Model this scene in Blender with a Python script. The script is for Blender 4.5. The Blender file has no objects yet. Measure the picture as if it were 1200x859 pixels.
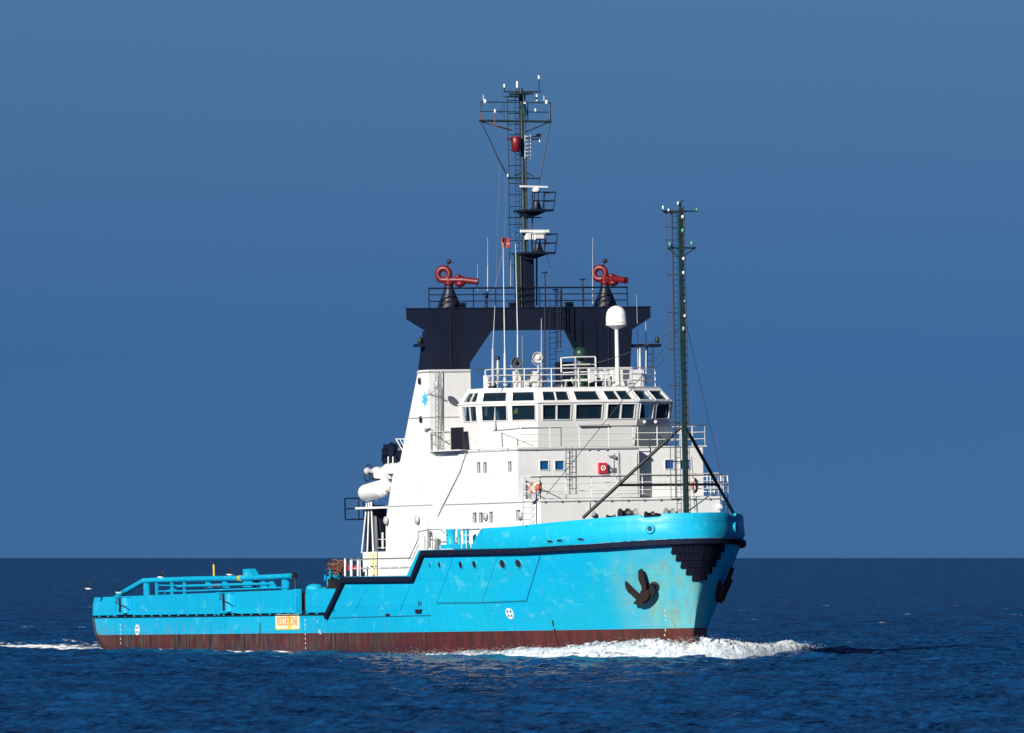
import bpy, math, random
import numpy as np
from math import radians, sin, cos, pi, atan, sqrt
rnd = random.Random(7)
sc = bpy.context.scene
COL = sc.collection

# ------------------------------------------------------------------ frames of reference
# ship frame: x forward (0 = amidships), y to port, z up from the waterline; metres
FPX, CX, CY, EYE = 12000.0, 600.0, 429.5, 5.6
TILT = atan(223.5 / FPX)
HEAD, ROLL, PITCH = radians(63.3), radians(1.0), radians(0.6)
SLOC = np.array([-3.7, 600.0, 0.0])
def Rx(t): c, s = cos(t), sin(t); return np.array([[1,0,0],[0,c,-s],[0,s,c]])
def Ry(t): c, s = cos(t), sin(t); return np.array([[c,0,s],[0,1,0],[-s,0,c]])
def Rz(t): c, s = cos(t), sin(t); return np.array([[c,-s,0],[s,c,0],[0,0,1]])
RS = Rz(-HEAD) @ Ry(-PITCH) @ Rx(ROLL)
RC = Rx(pi/2 + TILT)
CAM = np.array([0, 0, EYE])
def ray(px, py):
    d = RC @ np.array([px-CX, CY-py, -FPX]); d /= np.linalg.norm(d)
    return RS.T @ (CAM - SLOC), RS.T @ d
def P(px, py, x=None, y=None, z=None):
    """survey point: where the sight line through a measured point meets a plane of the ship"""
    o, d = ray(px, py)
    i, v = (0, x) if x is not None else (1, y) if y is not None else (2, z)
    return o + d*(v-o[i])/d[i]
def world(p): return RS @ np.array(p, float) + SLOC
lerp = lambda a, b, t: a + (b-a)*t
V = lambda *a: np.array(a, float)

# ------------------------------------------------------------------ materials
def mat(name, col, rough=.5, metal=0., var=0., scale=3., bump=0., spec=.5, stretch=(1,1,1)):
    m = bpy.data.materials.new(name); m.use_nodes = True
    nt = m.node_tree; b = nt.nodes['Principled BSDF']
    b.inputs['Base Color'].default_value = (*col, 1); b.inputs['Roughness'].default_value = rough
    b.inputs['Metallic'].default_value = metal; b.inputs['Specular IOR Level'].default_value = spec
    if var or bump:
        tc = nt.nodes.new('ShaderNodeTexCoord'); mp = nt.nodes.new('ShaderNodeMapping')
        mp.inputs['Scale'].default_value = stretch
        nt.links.new(tc.outputs['Object'], mp.inputs[0])
        n = nt.nodes.new('ShaderNodeTexNoise'); n.inputs['Scale'].default_value = scale; n.inputs['Detail'].default_value = 6
        nt.links.new(mp.outputs[0], n.inputs[0])
        if var:
            r = nt.nodes.new('ShaderNodeValToRGB')
            r.color_ramp.elements[0].position = .3; r.color_ramp.elements[1].position = .7
            r.color_ramp.elements[0].color = (*[c*(1-var) for c in col], 1)
            r.color_ramp.elements[1].color = (*[min(1, c*(1+var*.5)) for c in col], 1)
            nt.links.new(n.outputs[0], r.inputs[0]); nt.links.new(r.outputs[0], b.inputs['Base Color'])
        if bump:
            bp = nt.nodes.new('ShaderNodeBump'); bp.inputs['Strength'].default_value = bump; bp.inputs['Distance'].default_value = .03
            nt.links.new(n.outputs[0], bp.inputs['Height']); nt.links.new(bp.outputs[0], b.inputs['Normal'])
    return m

class NT:
    """tiny helper to write node graphs"""
    def __init__(s, m): s.nt = m.node_tree
    def n(s, t, **k):
        x = s.nt.nodes.new(t)
        for a, b in k.items(): setattr(x, a, b)
        return x
    def l(s, a, b): s.nt.links.new(a, b)
    def val(s, sock, v):
        if isinstance(v, (int, float)): sock.default_value = v
        elif isinstance(v, tuple): sock.default_value = v
        else: s.l(v, sock)
    def math(s, op, a, b=None, c=None, clamp=False):
        x = s.n('ShaderNodeMath', operation=op); x.use_clamp = clamp
        s.val(x.inputs[0], a)
        if b is not None: s.val(x.inputs[1], b)
        if c is not None: s.val(x.inputs[2], c)
        return x.outputs[0]
    def mix(s, f, a, b):
        x = s.n('ShaderNodeMix', data_type='RGBA'); s.val(x.inputs[0], f); s.val(x.inputs[6], a); s.val(x.inputs[7], b)
        return x.outputs[2]
    def noise(s, vec, scale, detail=5, sc3=None, rough=.55):
        if sc3:
            mp = s.n('ShaderNodeMapping'); mp.inputs['Scale'].default_value = sc3; s.l(vec, mp.inputs[0]); vec = mp.outputs[0]
        x = s.n('ShaderNodeTexNoise'); x.inputs['Scale'].default_value = scale; x.inputs['Detail'].default_value = detail
        x.inputs['Roughness'].default_value = rough; s.l(vec, x.inputs[0]); return x.outputs[0]
    def ramp(s, f, lo, hi):
        x = s.n('ShaderNodeMapRange'); x.inputs[1].default_value = lo; x.inputs[2].default_value = hi; s.l(f, x.inputs[0]); return x.outputs[0]

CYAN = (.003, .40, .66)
def hull_mat(name, boot=False, stain=True):
    m = bpy.data.materials.new(name); m.use_nodes = True; g = NT(m); b = m.node_tree.nodes['Principled BSDF']
    co = g.n('ShaderNodeTexCoord').outputs['Object']
    sp = g.n('ShaderNodeSeparateXYZ'); g.l(co, sp.inputs[0]); X, Y, Z = sp.outputs
    streak = g.noise(co, 1.0, 6, (2.6, 2.6, .22))
    fine = g.noise(co, 1.0, 5, (7, 7, .5))
    patch = g.noise(co, .35, 3)
    if boot:
        aft = g.ramp(X, 12.5, 11.0)                       # old, scraped paint aft of the shoulder
        c = g.mix(g.ramp(streak, .40, .62), (.095, .020, .018, 1), (.050, .014, .016, 1))
        worn = g.mix(g.ramp(fine, .38, .62), (.016, .014, .026, 1), (.105, .070, .046, 1))
        worn = g.mix(g.math('MULTIPLY', g.ramp(g.noise(co, 1., 6, (1.1, 1.1, .6)), .46, .60), .8), worn, (.10, .024, .022, 1))
        k = g.math('MULTIPLY', g.math('ADD', g.math('MULTIPLY', aft, .82), .12), g.ramp(g.noise(co, 1., 5, (.8, .8, .8)), .32, .52))
        c = g.mix(k, c, worn)
        low = g.ramp(g.math('ADD', Z, g.math('MULTIPLY', fine, .6)), 1.15, .45)   # wet weed band at the water
        c = g.mix(g.math('MULTIPLY', low, g.math('ADD', g.math('MULTIPLY', aft, .55), .15)), c, (.02, .018, .035, 1))
        rg = .55
    else:
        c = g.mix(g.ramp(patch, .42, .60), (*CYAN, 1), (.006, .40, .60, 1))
        c = g.mix(g.math('MULTIPLY', g.ramp(g.math('ADD', X, g.math('MULTIPLY', patch, 12.)), 22., 10.), .7), c, (.003, .33, .58, 1))  # aft hull darker: weaker sunlight on the side put into the paint colour
        c = g.mix(g.math('MULTIPLY', g.ramp(streak, .50, .75), .30), c, (.008, .44, .68, 1))
        c = g.mix(g.math('MULTIPLY', g.ramp(fine, .52, .80), .45), c, (.004, .26, .48, 1))
        # rust weeping: thin vertical runs that start at the rail and at the slot
        runs = g.ramp(g.noise(co, 1., 4, (5.5, 5.5, .16), .7), .63, .72)
        c = g.mix(g.math('MULTIPLY', runs, g.math('MULTIPLY', g.ramp(g.noise(co, .8, 3), .40, .56), .75)), c, (.16, .10, .06, 1))
        if stain:
            # scraped and weed-stained forefoot, below the bow fender and the anchor
            rr = g.math('ADD', X, g.math('MULTIPLY', g.math('ABSOLUTE', Y), .25))
            f = g.math('MULTIPLY', g.ramp(g.math('ADD', X, g.math('MULTIPLY', Z, -.25)), 26.6, 28.9), g.ramp(Y, 1.2, .2))
            f = g.math('MULTIPLY', f, g.ramp(Z, 6.6, 4.6))
            f = g.math('MULTIPLY', f, g.ramp(g.noise(co, 1., 6, (1.6, 1.6, .5), .68), .22, .60))
            c = g.mix(g.math('MULTIPLY', f, .85), c, (.20, .47, .38, 1))
            f2 = g.math('MULTIPLY', f, g.ramp(g.noise(co, 1., 6, (3.4, 3.4, .25), .7), .50, .64))
            c = g.mix(g.math('MULTIPLY', f2, .85), c, (.30, .24, .10, 1))
            # dirty stern quarter
            q = g.math('MULTIPLY', g.ramp(X, -30.0, -33.0), g.ramp(Z, 2.6, 1.6))
            q = g.math('MULTIPLY', q, g.ramp(g.noise(co, 1.6, 5), .38, .62))
            c = g.mix(g.math('MULTIPLY', q, .75), c, (.17, .12, .07, 1))
            e = g.math('MULTIPLY', g.ramp(X, 2., -4.), g.math('MULTIPLY', g.ramp(Z, 2.3, 1.3), g.ramp(fine, .50, .60)))
            c = g.mix(g.math('MULTIPLY', e, .35), c, (.22, .22, .20, 1))
        rg = .42
    cx_ = g.n('ShaderNodeCombineXYZ'); g.l(X, cx_.inputs[0]); g.l(Z, cx_.inputs[1])
    br = g.n('ShaderNodeTexBrick'); br.inputs['Scale'].default_value = 1.; br.inputs['Brick Width'].default_value = 4.6; br.inputs['Row Height'].default_value = 1.45
    br.inputs['Mortar Size'].default_value = .022; br.inputs['Mortar Smooth'].default_value = .6; br.inputs['Color1'].default_value = (.0,.0,.0,1); br.inputs['Color2'].default_value = (1,1,1,1); br.inputs['Mortar'].default_value = (.5,.5,.5,1); g.l(cx_.outputs[0], br.inputs[0])
    if not boot:
        tone = g.n('ShaderNodeSeparateColor'); g.l(br.outputs['Color'], tone.inputs[0])
        c = g.mix(g.math('MULTIPLY', g.ramp(tone.outputs[0], .2, 1.0), .30), c, (.008, .48, .70, 1))
        c = g.mix(g.math('MULTIPLY', br.outputs['Fac'], .35), c, (.004, .25, .42, 1))
        sc_ = g.math('MULTIPLY', g.ramp(g.noise(co, 1., 6, (.9, .9, 1.6), .7), .57, .66), .55)
        c = g.mix(sc_, c, (.10, .50, .62, 1))
    g.l(c, b.inputs['Base Color']); b.inputs['Roughness'].default_value = rg
    b.inputs['Specular IOR Level'].default_value = .35
    # plating: shallow dents between frames
    w = g.n('ShaderNodeTexWave', wave_type='BANDS', bands_direction='X'); w.inputs['Scale'].default_value = .50
    w.inputs['Distortion'].default_value = .6; g.l(co, w.inputs[0])
    h = g.math('ADD', g.math('ADD', g.math('MULTIPLY', br.outputs['Fac'], .5), g.math('MULTIPLY', w.outputs['Fac'], .30)), g.math('MULTIPLY', g.noise(co, .8, 4), 2.2))
    bp = g.n('ShaderNodeBump'); bp.inputs['Strength'].default_value = .28; bp.inputs['Distance'].default_value = .05
    g.l(h, bp.inputs['Height']); g.l(bp.outputs[0], b.inputs['Normal'])
    return m

def white_mat():
    m = bpy.data.materials.new('white_paint'); m.use_nodes = True; g = NT(m); b = m.node_tree.nodes['Principled BSDF']
    co = g.n('ShaderNodeTexCoord').outputs['Object']
    s = g.noise(co, 1., 6, (3.2, 3.2, .25)); p = g.noise(co, .5, 4)
    c = g.mix(g.ramp(p, .35, .65), (.78, .78, .77, 1), (.71, .715, .715, 1))
    c = g.mix(g.math('MULTIPLY', g.ramp(s, .54, .74), .28), c, (.56, .54, .48, 1))
    r = g.ramp(g.noise(co, 1., 5, (6, 6, .3), .7), .70, .78)
    c = g.mix(g.math('MULTIPLY', r, .45), c, (.42, .24, .12, 1))
    g.l(c, b.inputs['Base Color']); b.inputs['Roughness'].default_value = .45; b.inputs['Specular IOR Level'].default_value = .3
    w = g.n('ShaderNodeTexBrick'); w.inputs['Scale'].default_value = .42; w.inputs['Mortar Size'].default_value = .012
    bp = g.n('ShaderNodeBump'); bp.inputs['Strength'].default_value = .25; bp.inputs['Distance'].default_value = .05
    g.l(p, bp.inputs['Height']); g.l(bp.outputs[0], b.inputs['Normal'])
    return m

M = {
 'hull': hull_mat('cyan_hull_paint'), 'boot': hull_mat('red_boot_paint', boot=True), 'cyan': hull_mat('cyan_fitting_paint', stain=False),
 'white': white_mat(), 'whitem': mat('white_metal', (.74,.74,.74), .4, var=.12, scale=2), 'dome': mat('white_plastic', (.82,.82,.80), .35, var=.05),
 'navy': mat('dark_navy_paint', (.006,.010,.028), .5, var=.3, scale=1.2, stretch=(1,1,.3)),
 'strake': mat('dark_rubber', (.004,.008,.028), .75, var=.4, scale=3, bump=.3, spec=.2),
 'fender': mat('fender_rubber', (.004,.005,.018), .75, var=.4, scale=4, bump=.3, spec=.2),
 'black': mat('black_paint', (.012,.013,.018), .5, var=.3), 'mast': mat('mast_green_grey', (.022,.040,.045), .5, var=.5, scale=5),
 'mastgreen': mat('mast_green', (.008,.045,.052), .5, var=.4, scale=4),
 'red': mat('monitor_red', (.15,.007,.013), .42, var=.25, scale=4), 'redbox': mat('box_red', (.55,.03,.06), .45, var=.15),
 'rust': mat('rusty_iron', (.022,.007,.007), .8, var=.6, scale=5, bump=.6), 'rustdark': mat('iron_black', (.013,.010,.012), .7, var=.5, scale=6, bump=.5),
 'orange': mat('lifebuoy_orange', (.50,.15,.08), .6, var=.2), 'yellow': mat('yellow_paint', (.62,.45,.05), .5, var=.25), 'pyellow': mat('pale_yellow', (.78,.70,.30), .5, var=.2),
 'green': mat('dark_green', (.015,.045,.030), .4, var=.3), 'greydeck': mat('grey_fitting', (.25,.26,.27), .6, var=.2),
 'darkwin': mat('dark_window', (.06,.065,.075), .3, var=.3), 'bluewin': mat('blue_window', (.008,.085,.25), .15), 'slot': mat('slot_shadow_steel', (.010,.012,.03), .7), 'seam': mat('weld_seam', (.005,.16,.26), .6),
 'stripe': mat('white_marking', (.75,.78,.78), .6, var=.25, scale=8), 'panel': mat('panel_cream', (.80,.74,.52), .55, var=.12), 'bandy': mat('panel_yellow', (.70,.50,.05), .55),
 'ltext': mat('panel_lettering', (.80,.28,.10), .55), 'star': mat('star_blue', (.06,.46,.70), .5), 'deck': mat('green_deck', (.02,.06,.05), .8, var=.3),
 'rope': mat('rope_brown', (.20,.11,.07), .9, var=.5, scale=9), 'inner': mat('wheelhouse_interior', (.07,.13,.17), .8), 'curtain': mat('curtain', (.45,.50,.48), .9),
 'hivis': mat('hi_vis', (.55,.50,.03), .8), 'lens': mat('lamp_lens', (.85,.88,.82), .2), 'glens': mat('green_lamp_lens', (.12,.32,.22), .2),
 'gull': mat('gull_white', (.80,.80,.78), .8), 'gulld': mat('gull_dark', (.012,.012,.014), .8), 'wire': mat('wire_grey', (.06,.07,.09), .5),
 'flag': mat('flag_red', (.32,.02,.02), .8), 'flagw': mat('flag_white', (.42,.20,.18), .8), 'lgrey': mat('light_grey', (.45,.46,.47), .5, var=.15),
}
def glass_mat():
    m = bpy.data.materials.new('window_glass'); m.use_nodes = True; nt = m.node_tree
    for n in list(nt.nodes): nt.nodes.remove(n)
    g = NT(m); o = g.n('ShaderNodeOutputMaterial'); t = g.n('ShaderNodeBsdfTransparent'); t.inputs[0].default_value = (.45, .66, .74, 1)
    gl = g.n('ShaderNodeBsdfGlossy'); gl.inputs['Roughness'].default_value = .03
    f = g.n('ShaderNodeFresnel'); f.inputs[0].default_value = 1.5
    mx = g.n('ShaderNodeMixShader'); g.l(f.outputs[0], mx.inputs[0]); df = g.n('ShaderNodeBsdfDiffuse'); df.inputs[0].default_value = (.018,.048,.085,1); m2 = g.n('ShaderNodeMixShader'); m2.inputs[0].default_value = .40; g.l(t.outputs[0], m2.inputs[1]); g.l(df.outputs[0], m2.inputs[2]); g.l(m2.outputs[0], mx.inputs[1]); g.l(gl.outputs[0], mx.inputs[2]); g.l(mx.outputs[0], o.inputs[0])
    return m
M['glass'] = glass_mat()

# ------------------------------------------------------------------ mesh building
SIB = {}
class MB:
    def __init__(s): s.v = []; s.f = []; s.smooth = []; s.g = []
    def add(s, vs, fs, smooth=False):
        s.g.append((len(s.v), len(s.v)+len(vs), len(s.f), len(s.f)+len(fs)))
        o = len(s.v); s.v += [tuple(map(float, p)) for p in vs]
        for f in fs: s.f.append([i+o for i in f]); s.smooth.append(smooth)
        return s
    def box(s, a, b):
        (x0,y0,z0),(x1,y1,z1) = a, b
        return s.add([(x0,y0,z0),(x1,y0,z0),(x1,y1,z0),(x0,y1,z0),(x0,y0,z1),(x1,y0,z1),(x1,y1,z1),(x0,y1,z1)],
              [(0,3,2,1),(4,5,6,7),(0,1,5,4),(1,2,6,5),(2,3,7,6),(3,0,4,7)])
    def beam(s, p, q, w, h=None, up=(0,0,1)):
        p, q = V(*p), V(*q); h = h or w; d = q-p; L = np.linalg.norm(d)
        if L < 1e-6: return s
        d /= L; u = V(*up)
        if abs(d @ u) > .98: u = V(1,0,0)
        a = np.cross(d, u); a /= np.linalg.norm(a); b = np.cross(a, d)
        vs = [e + a*i*w/2 + b*j*h/2 for e in (p, q) for i, j in ((-1,-1),(1,-1),(1,1),(-1,1))]
        return s.add(vs, [(3,2,1,0),(4,5,6,7),(0,1,5,4),(1,2,6,5),(2,3,7,6),(3,0,4,7)])
    def tube(s, p, q, r, r2=None, n=8, caps=True):
        p, q = V(*p), V(*q); r2 = r if r2 is None else r2; d = q-p; L = np.linalg.norm(d)
        if L < 1e-6: return s
        d /= L; u = V(0,0,1) if abs(d[2]) < .95 else V(1,0,0)
        a = np.cross(d, u); a /= np.linalg.norm(a); b = np.cross(d, a)
        vs = [e + (a*cos(2*pi*i/n)+b*sin(2*pi*i/n))*rr for e, rr in ((p, r), (q, r2)) for i in range(n)]
        s.add(vs, [(i, (i+1) % n, n+(i+1) % n, n+i) for i in range(n)], n > 5)
        if caps: s.add(vs, [tuple(range(n))[::-1], tuple(range(n, 2*n))])
        return s
    def path(s, pts, r, n=8, closed=False):
        for i in range(len(pts)-1): s.tube(pts[i], pts[i+1], r, n=n)
        if n >= 6 and r > .04:
            for p in pts[1:-1]: s.ball(p, r, 6, 4)
        return s
    def ball(s, c, r, n=14, m=9, sq=(1,1,1)):
        vs = []; fs = []
        for j in range(m+1):
            t = pi*j/m
            for i in range(n): vs.append((c[0]+r*sq[0]*sin(t)*cos(2*pi*i/n), c[1]+r*sq[1]*sin(t)*sin(2*pi*i/n), c[2]+r*sq[2]*cos(t)))
        for j in range(m):
            for i in range(n): fs.append((j*n+i, (j+1)*n+i, (j+1)*n+(i+1) % n, j*n+(i+1) % n))
        return s.add(vs, fs, True)
    def lathe(s, c, prof, n=20, axis=(0,0,1)):
        ax = V(*axis); ax /= np.linalg.norm(ax); u = V(0,0,1) if abs(ax[2]) < .95 else V(1,0,0)
        a = np.cross(ax, u); a /= np.linalg.norm(a); b = np.cross(ax, a); c = V(*c)
        vs = [c + ax*h + (a*cos(2*pi*i/n)+b*sin(2*pi*i/n))*r for r, h in prof for i in range(n)]
        k = len(prof)
        fs = [(j*n+i, j*n+(i+1) % n, (j+1)*n+(i+1) % n, (j+1)*n+i) for j in range(k-1) for i in range(n)]
        s.add(vs, fs, True); return s.add(vs, [tuple(range(n))[::-1], tuple(range((k-1)*n, k*n))])
    def torus(s, c, R, r, e1, e2, n=28, m=10, a0=0, a1=2*pi):
        e1, e2 = V(*e1), V(*e2); e1 /= np.linalg.norm(e1); e2 /= np.linalg.norm(e2); e3 = np.cross(e1, e2); c = V(*c); full = abs(a1-a0-2*pi) < 1e-6
        k = n if full else n+1; vs = []
        for i in range(k):
            t = a0+(a1-a0)*i/n; d = e1*cos(t)+e2*sin(t)
            for j in range(m): q = 2*pi*j/m; vs.append(c + d*(R+r*cos(q)) + e3*r*sin(q))
        fs = [(i*m+j, ((i+1) % k)*m+j, ((i+1) % k)*m+(j+1) % m, i*m+(j+1) % m) for i in range(n) for j in range(m)]
        return s.add(vs, fs, True)
    def prism(s, poly, off):
        """closed polygon (3-D points) extruded by off"""
        n = len(poly); off = V(*off); a = [V(*p) for p in poly]; vs = a + [p+off for p in a]
        return s.add(vs, [tuple(range(n))[::-1], tuple(range(n, 2*n))] + [(i, (i+1) % n, n+(i+1) % n, n+i) for i in range(n)])
    def quad(s, *p): return s.add(p, [tuple(range(len(p)))])
    def clusters(s, gap=.035):
        bb = []
        for a, b, c, d in s.g: q = np.array(s.v[a:b]); bb.append((q.min(0)-gap/2, q.max(0)+gap/2))
        n = len(bb); root = list(range(n))
        def find(i):
            while root[i] != i: i = root[i]
            return i
        for i in range(n):
            for j in range(i):
                if (bb[i][0] <= bb[j][1]).all() and (bb[j][0] <= bb[i][1]).all(): root[find(i)] = find(j)
        out = {}
        for i in range(n): out.setdefault(find(i), []).append(i)
        return list(out.values())
    def build(s, name, m, parent=None, whole=False):
        if not whole and 1 < len(s.g) < 400:
            cl = s.clusters()
            if len(cl) > 1:
                obs = []
                for ids in cl:
                    t = MB()
                    for k in ids:
                        a, b, c, d = s.g[k]; t.add(s.v[a:b], [[i-a for i in f] for f in s.f[c:d]]); 
                        for i in range(c, d): t.smooth[len(t.smooth)-(d-i)] = s.smooth[i]
                    obs.append(t.build(name, m, parent, True))
                obs.sort(key=lambda o: -len(o.data.vertices)); SIB[obs[0].name] = obs; return obs[0]
        me = bpy.data.meshes.new(name); me.from_pydata(s.v, [], s.f)
        me.polygons.foreach_set('use_smooth', s.smooth); me.materials.append(M[m] if isinstance(m, str) else m); me.update()
        o = bpy.data.objects.new(name, me); COL.objects.link(o)
        if parent: o.parent = parent
        return o
def tag(o, label=None, cat=None, group=None, kind=None):
    for k, v in (('label', label), ('category', cat), ('group', group), ('kind', kind)):
        if v: o[k] = v
    return o
def empty(name, loc=(0,0,0), rot=None, parent=None):
    o = bpy.data.objects.new(name, None); COL.objects.link(o); o.location = loc
    if rot: o.rotation_euler = rot
    if parent: o.parent = parent
    return o
def outward(o):
    """consistent outward normals"""
    import bmesh
    for q in SIB.get(o.name, [o]):
        b = bmesh.new(); b.from_mesh(q.data); bmesh.ops.remove_doubles(b, verts=b.verts, dist=.0005); bmesh.ops.recalc_face_normals(b, faces=b.faces); b.to_mesh(q.data); b.free(); q.data.set_sharp_from_angle(angle=radians(38))
    return o

def rail(mb, pts, h=1.0, rails=3, gap=1.5, r=.025, topr=None, posts=True):
    for k in range(rails):
        z = h*(k+1)/rails; rr = topr if (topr and k == rails-1) else r
        for a, b in zip(pts[:-1], pts[1:]): mb.tube(V(*a)+V(0,0,z), V(*b)+V(0,0,z), rr, n=5)
    if posts:
        for a, b in zip(pts[:-1], pts[1:]):
            a, b = V(*a), V(*b); n = max(1, int(round(np.linalg.norm(b-a)/gap)))
            for i in range(n+1): p = a+(b-a)*i/n; mb.tube(p, p+V(0,0,h), r*1.15, n=5)
    return mb
def ladder(mb, p, q, w, side=(0,1,0), step=.30, r=.022):
    p, q, s = V(*p), V(*q), V(*side)*w/2
    mb.tube(p-s, q-s, r, n=5); mb.tube(p+s, q+s, r, n=5); n = int(np.linalg.norm(q-p)/step)
    for i in range(1, n): c = p+(q-p)*i/n; mb.tube(c-s, c+s, r*.8, n=4)
    return mb

# ------------------------------------------------------------------ ship root
ship = empty('offshore_tug')
from mathutils import Matrix
mw = Matrix([[*RS[i], SLOC[i]] for i in range(3)] + [[0,0,0,1]])
ship.matrix_world = mw
tag(ship, 'cyan and white offshore tug with dark gantry and tall masts steaming at sea', 'ship')

# ------------------------------------------------------------------ hull form
B = 7.75
def form(z):
    if z <= 6.5:
        k = (z-1.5)/5.0
        tip = lerp(31.0, 32.4, max(k, -.5)); xs = lerp(8, 12, max(k, -.5) if z >= 1.5 else k*.6); q = lerp(.84, .56, max(k, 0)**.8); bb = B
    else: tip = 32.4-(z-6.5)*.12; xs = 12; q = .56; bb = B-(z-6.5)*.06
    return tip, xs, q, bb
def xend(z):
    return -float(np.interp(z, [-2, 0, .5, 1.0, 1.6, 2.4, 3.3, 3.7], [26, 31.4, 32.7, 33.5, 33.95, 34.2, 34.1, 33.8]))
RST = 1.1
def pw(z): return lerp(2.0, 2.4, min(1, max(0, (z-1.5)/5)))
def hb(x, z):
    tip, xs, q, bb = form(z)
    if x >= tip: return -(x-tip)-1e-3
    if x > xs: return bb*(1-((x-xs)/(tip-xs))**pw(z))**q
    xe = xend(z)
    if x < xe+RST:
        t = (xe+RST-x)/RST
        if t > 1: return -1
        return bb-RST*(1-sqrt(max(0, 1-t*t)))
    return bb
def xat(y, z):
    tip, xs, q, bb = form(z); return xs+(tip-xs)*max(0, 1-(min(abs(y), bb)/bb)**(1/q))**(1/pw(z))
def nrm(x, z, sgn=-1):
    """outward unit normal of the shell at x, z on one side"""
    e = .03; tip = form(z)[0]; x = min(x, tip-.05)
    dx = (hb(x+e, z)-hb(x-e, z))/(2*e); dz = (hb(x, z+e)-hb(x, z-e))/(2*e)
    n = V(-dx, sgn, -dz); return n/np.linalg.norm(n)
def H(px, py):
    o, d = ray(px, py); t = (-12-o[1])/d[1]; f = lambda t: -(o+d*t)[1]-hb((o+d*t)[0], (o+d*t)[2]); pv = f(t)
    for _ in range(600):
        v = f(t+.1)
        if pv > 0 >= v:
            a, b = t, t+.1
            for _ in range(30):
                m = (a+b)/2
                if f(m) > 0: a = m
                else: b = m
            return o+d*b
        pv = v; t += .1
    return P(px, py, y=-B)
def S(x, z, sgn=-1, off=0.):
    p = V(x, sgn*max(0, hb(x, z)), z)
    return p + nrm(x, z, sgn)*off if off else p

# outline as a parameter u: stern centre -> quarter -> side -> stem
US = []
for t in np.linspace(0, 1, 5): US.append(('s', t))
for t in np.linspace(0, 1, 9)[1:]: US.append(('r', t))
XS_ = [-31, -28, -24, -20, -16, -12, -8, -5.0, -4.35, -3.05, -2, -0.45, 0.4, 1.1, 1.8, 2.15, 4, 6, 8, 10.4, 10.8, 11.2, 11.6, 12.0]
for x in XS_: US.append(('x', x))
for t in 1-(1-np.linspace(0, 1, 46)[1:])**1.7: US.append(('b', t))
def outl(u, z):
    k, t = u; xe = xend(z)
    if k == 's': return V(xe, (B-RST)*t, z)
    if k == 'r': a = t*pi/2; return V(xe+RST-RST*cos(a), B-RST+RST*sin(a), z)
    tip, xs, q, bb = form(z)
    if k == 'x':
        return V(t, hb(t, z), z)
    x = 12.0+(tip-12.0)*t
    return V(x, max(0., hb(x, z)) if t < .99999 else 0, z)
def deckz(x):
    """top of the shell along the side"""
    return float(np.interp(x, [-40, -.45, 2.15, 10.4, 12.0, 23.2, 28.1, 31.4, 34], [2.42, 2.42, 4.58, 4.58, 6.02, 6.02, 6.16, 6.32, 6.36]))
def shell(z0f, z1f, nz, uset=US, off=0.):
    mb = MB()
    for sgn in (-1, 1):
        vs = []; n = len(uset)
        for u in uset:
            xr = outl(u, 5.0)[0] if u[0] == 'b' else (u[1] if u[0] == 'x' else -34)
            a, b = z0f(xr), z1f(xr)
            for j in range(nz+1):
                p = outl(u, lerp(a, b, j/nz)); p = V(p[0], p[1]*-sgn*-1, p[2]); vs.append(p)
        fs = []
        for i in range(n-1):
            for j in range(nz):
                q = (i*(nz+1)+j, (i+1)*(nz+1)+j, (i+1)*(nz+1)+j+1, i*(nz+1)+j+1)
                fs.append(q if sgn < 0 else q[::-1])
        mb.add(vs, fs, True)
    return mb
ZB = 1.33
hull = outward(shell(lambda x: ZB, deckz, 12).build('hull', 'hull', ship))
outward(shell(lambda x: -1.6, lambda x: ZB, 7).build('boot_topping', 'boot', hull))
# decks
def deck(zf, x0, x1, name, m, n=40, inset=.02):
    mb = MB(); xs = np.linspace(x0, x1, n); vs = []
    for x in xs:
        z = zf if isinstance(zf, float) else zf(x); b = max(.01, hb(x, z)-inset); vs += [(x, -b, z), (x, b, z)]
    return mb.add(vs, [(2*i, 2*i+2, 2*i+3, 2*i+1) for i in range(n-1)]).build(name, m, hull)
deck(2.35, -34.1, 2.0, 'aft_deck', 'deck'); deck(4.5, 0.9, 12.0, 'side_deck', 'deck'); deck(lambda x: min(deckz(x)-.05, 6.2), 11.4, 32.2, 'fore_deck', 'deck', 60)
mb = MB(); mb.quad((2.0,-7.6,2.35),(2.0,7.6,2.35),(2.0,7.6,4.5),(2.0,-7.6,4.5)); mb.build('deck_bulkhead', 'white', hull)

# rubbing strake swept round the whole forebody
def swept(pts, nrms, prof, name, m, parent, smooth=False):
    mb = MB(); n = len(pts); k = len(prof); vs = []
    for i in range(n):
        a = pts[max(0, i-1)]; b = pts[min(n-1, i+1)]; t = b-a; t /= np.linalg.norm(t)
        nn = nrms[i] - t*(nrms[i] @ t); nn /= np.linalg.norm(nn); up = np.cross(nn, t)
        if abs(up[2]) > 1e-4 and up[2] < 0: up = -up
        for o, h in prof: vs.append(pts[i]+nn*o+up*h)
    fs = [(i*k+j, (i+1)*k+j, (i+1)*k+(j+1) % k, i*k+(j+1) % k) for i in range(n-1) for j in range(k)]
    mb.add(vs, fs, smooth); mb.add(vs, [tuple(range(k)), tuple(range((n-1)*k, n*k))])
    return outward(mb.build(name, m, parent))
SK = [(-.15, 2.25), (2.35, 4.40), (11.35, 4.36), (12.75, 5.83), (23.2, 5.83), (28.1, 5.97), (31.4, 6.13), (32.4, 6.17)]
SKX = [a for a, b in SK]; SKZ = [b for a, b in SK]
stx = list(np.concatenate([np.linspace(-.15, 2.35, 5), np.linspace(2.6, 11.35, 9)[:], np.linspace(11.7, 12.75, 4), np.linspace(13.2, 28, 28)]))
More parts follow.
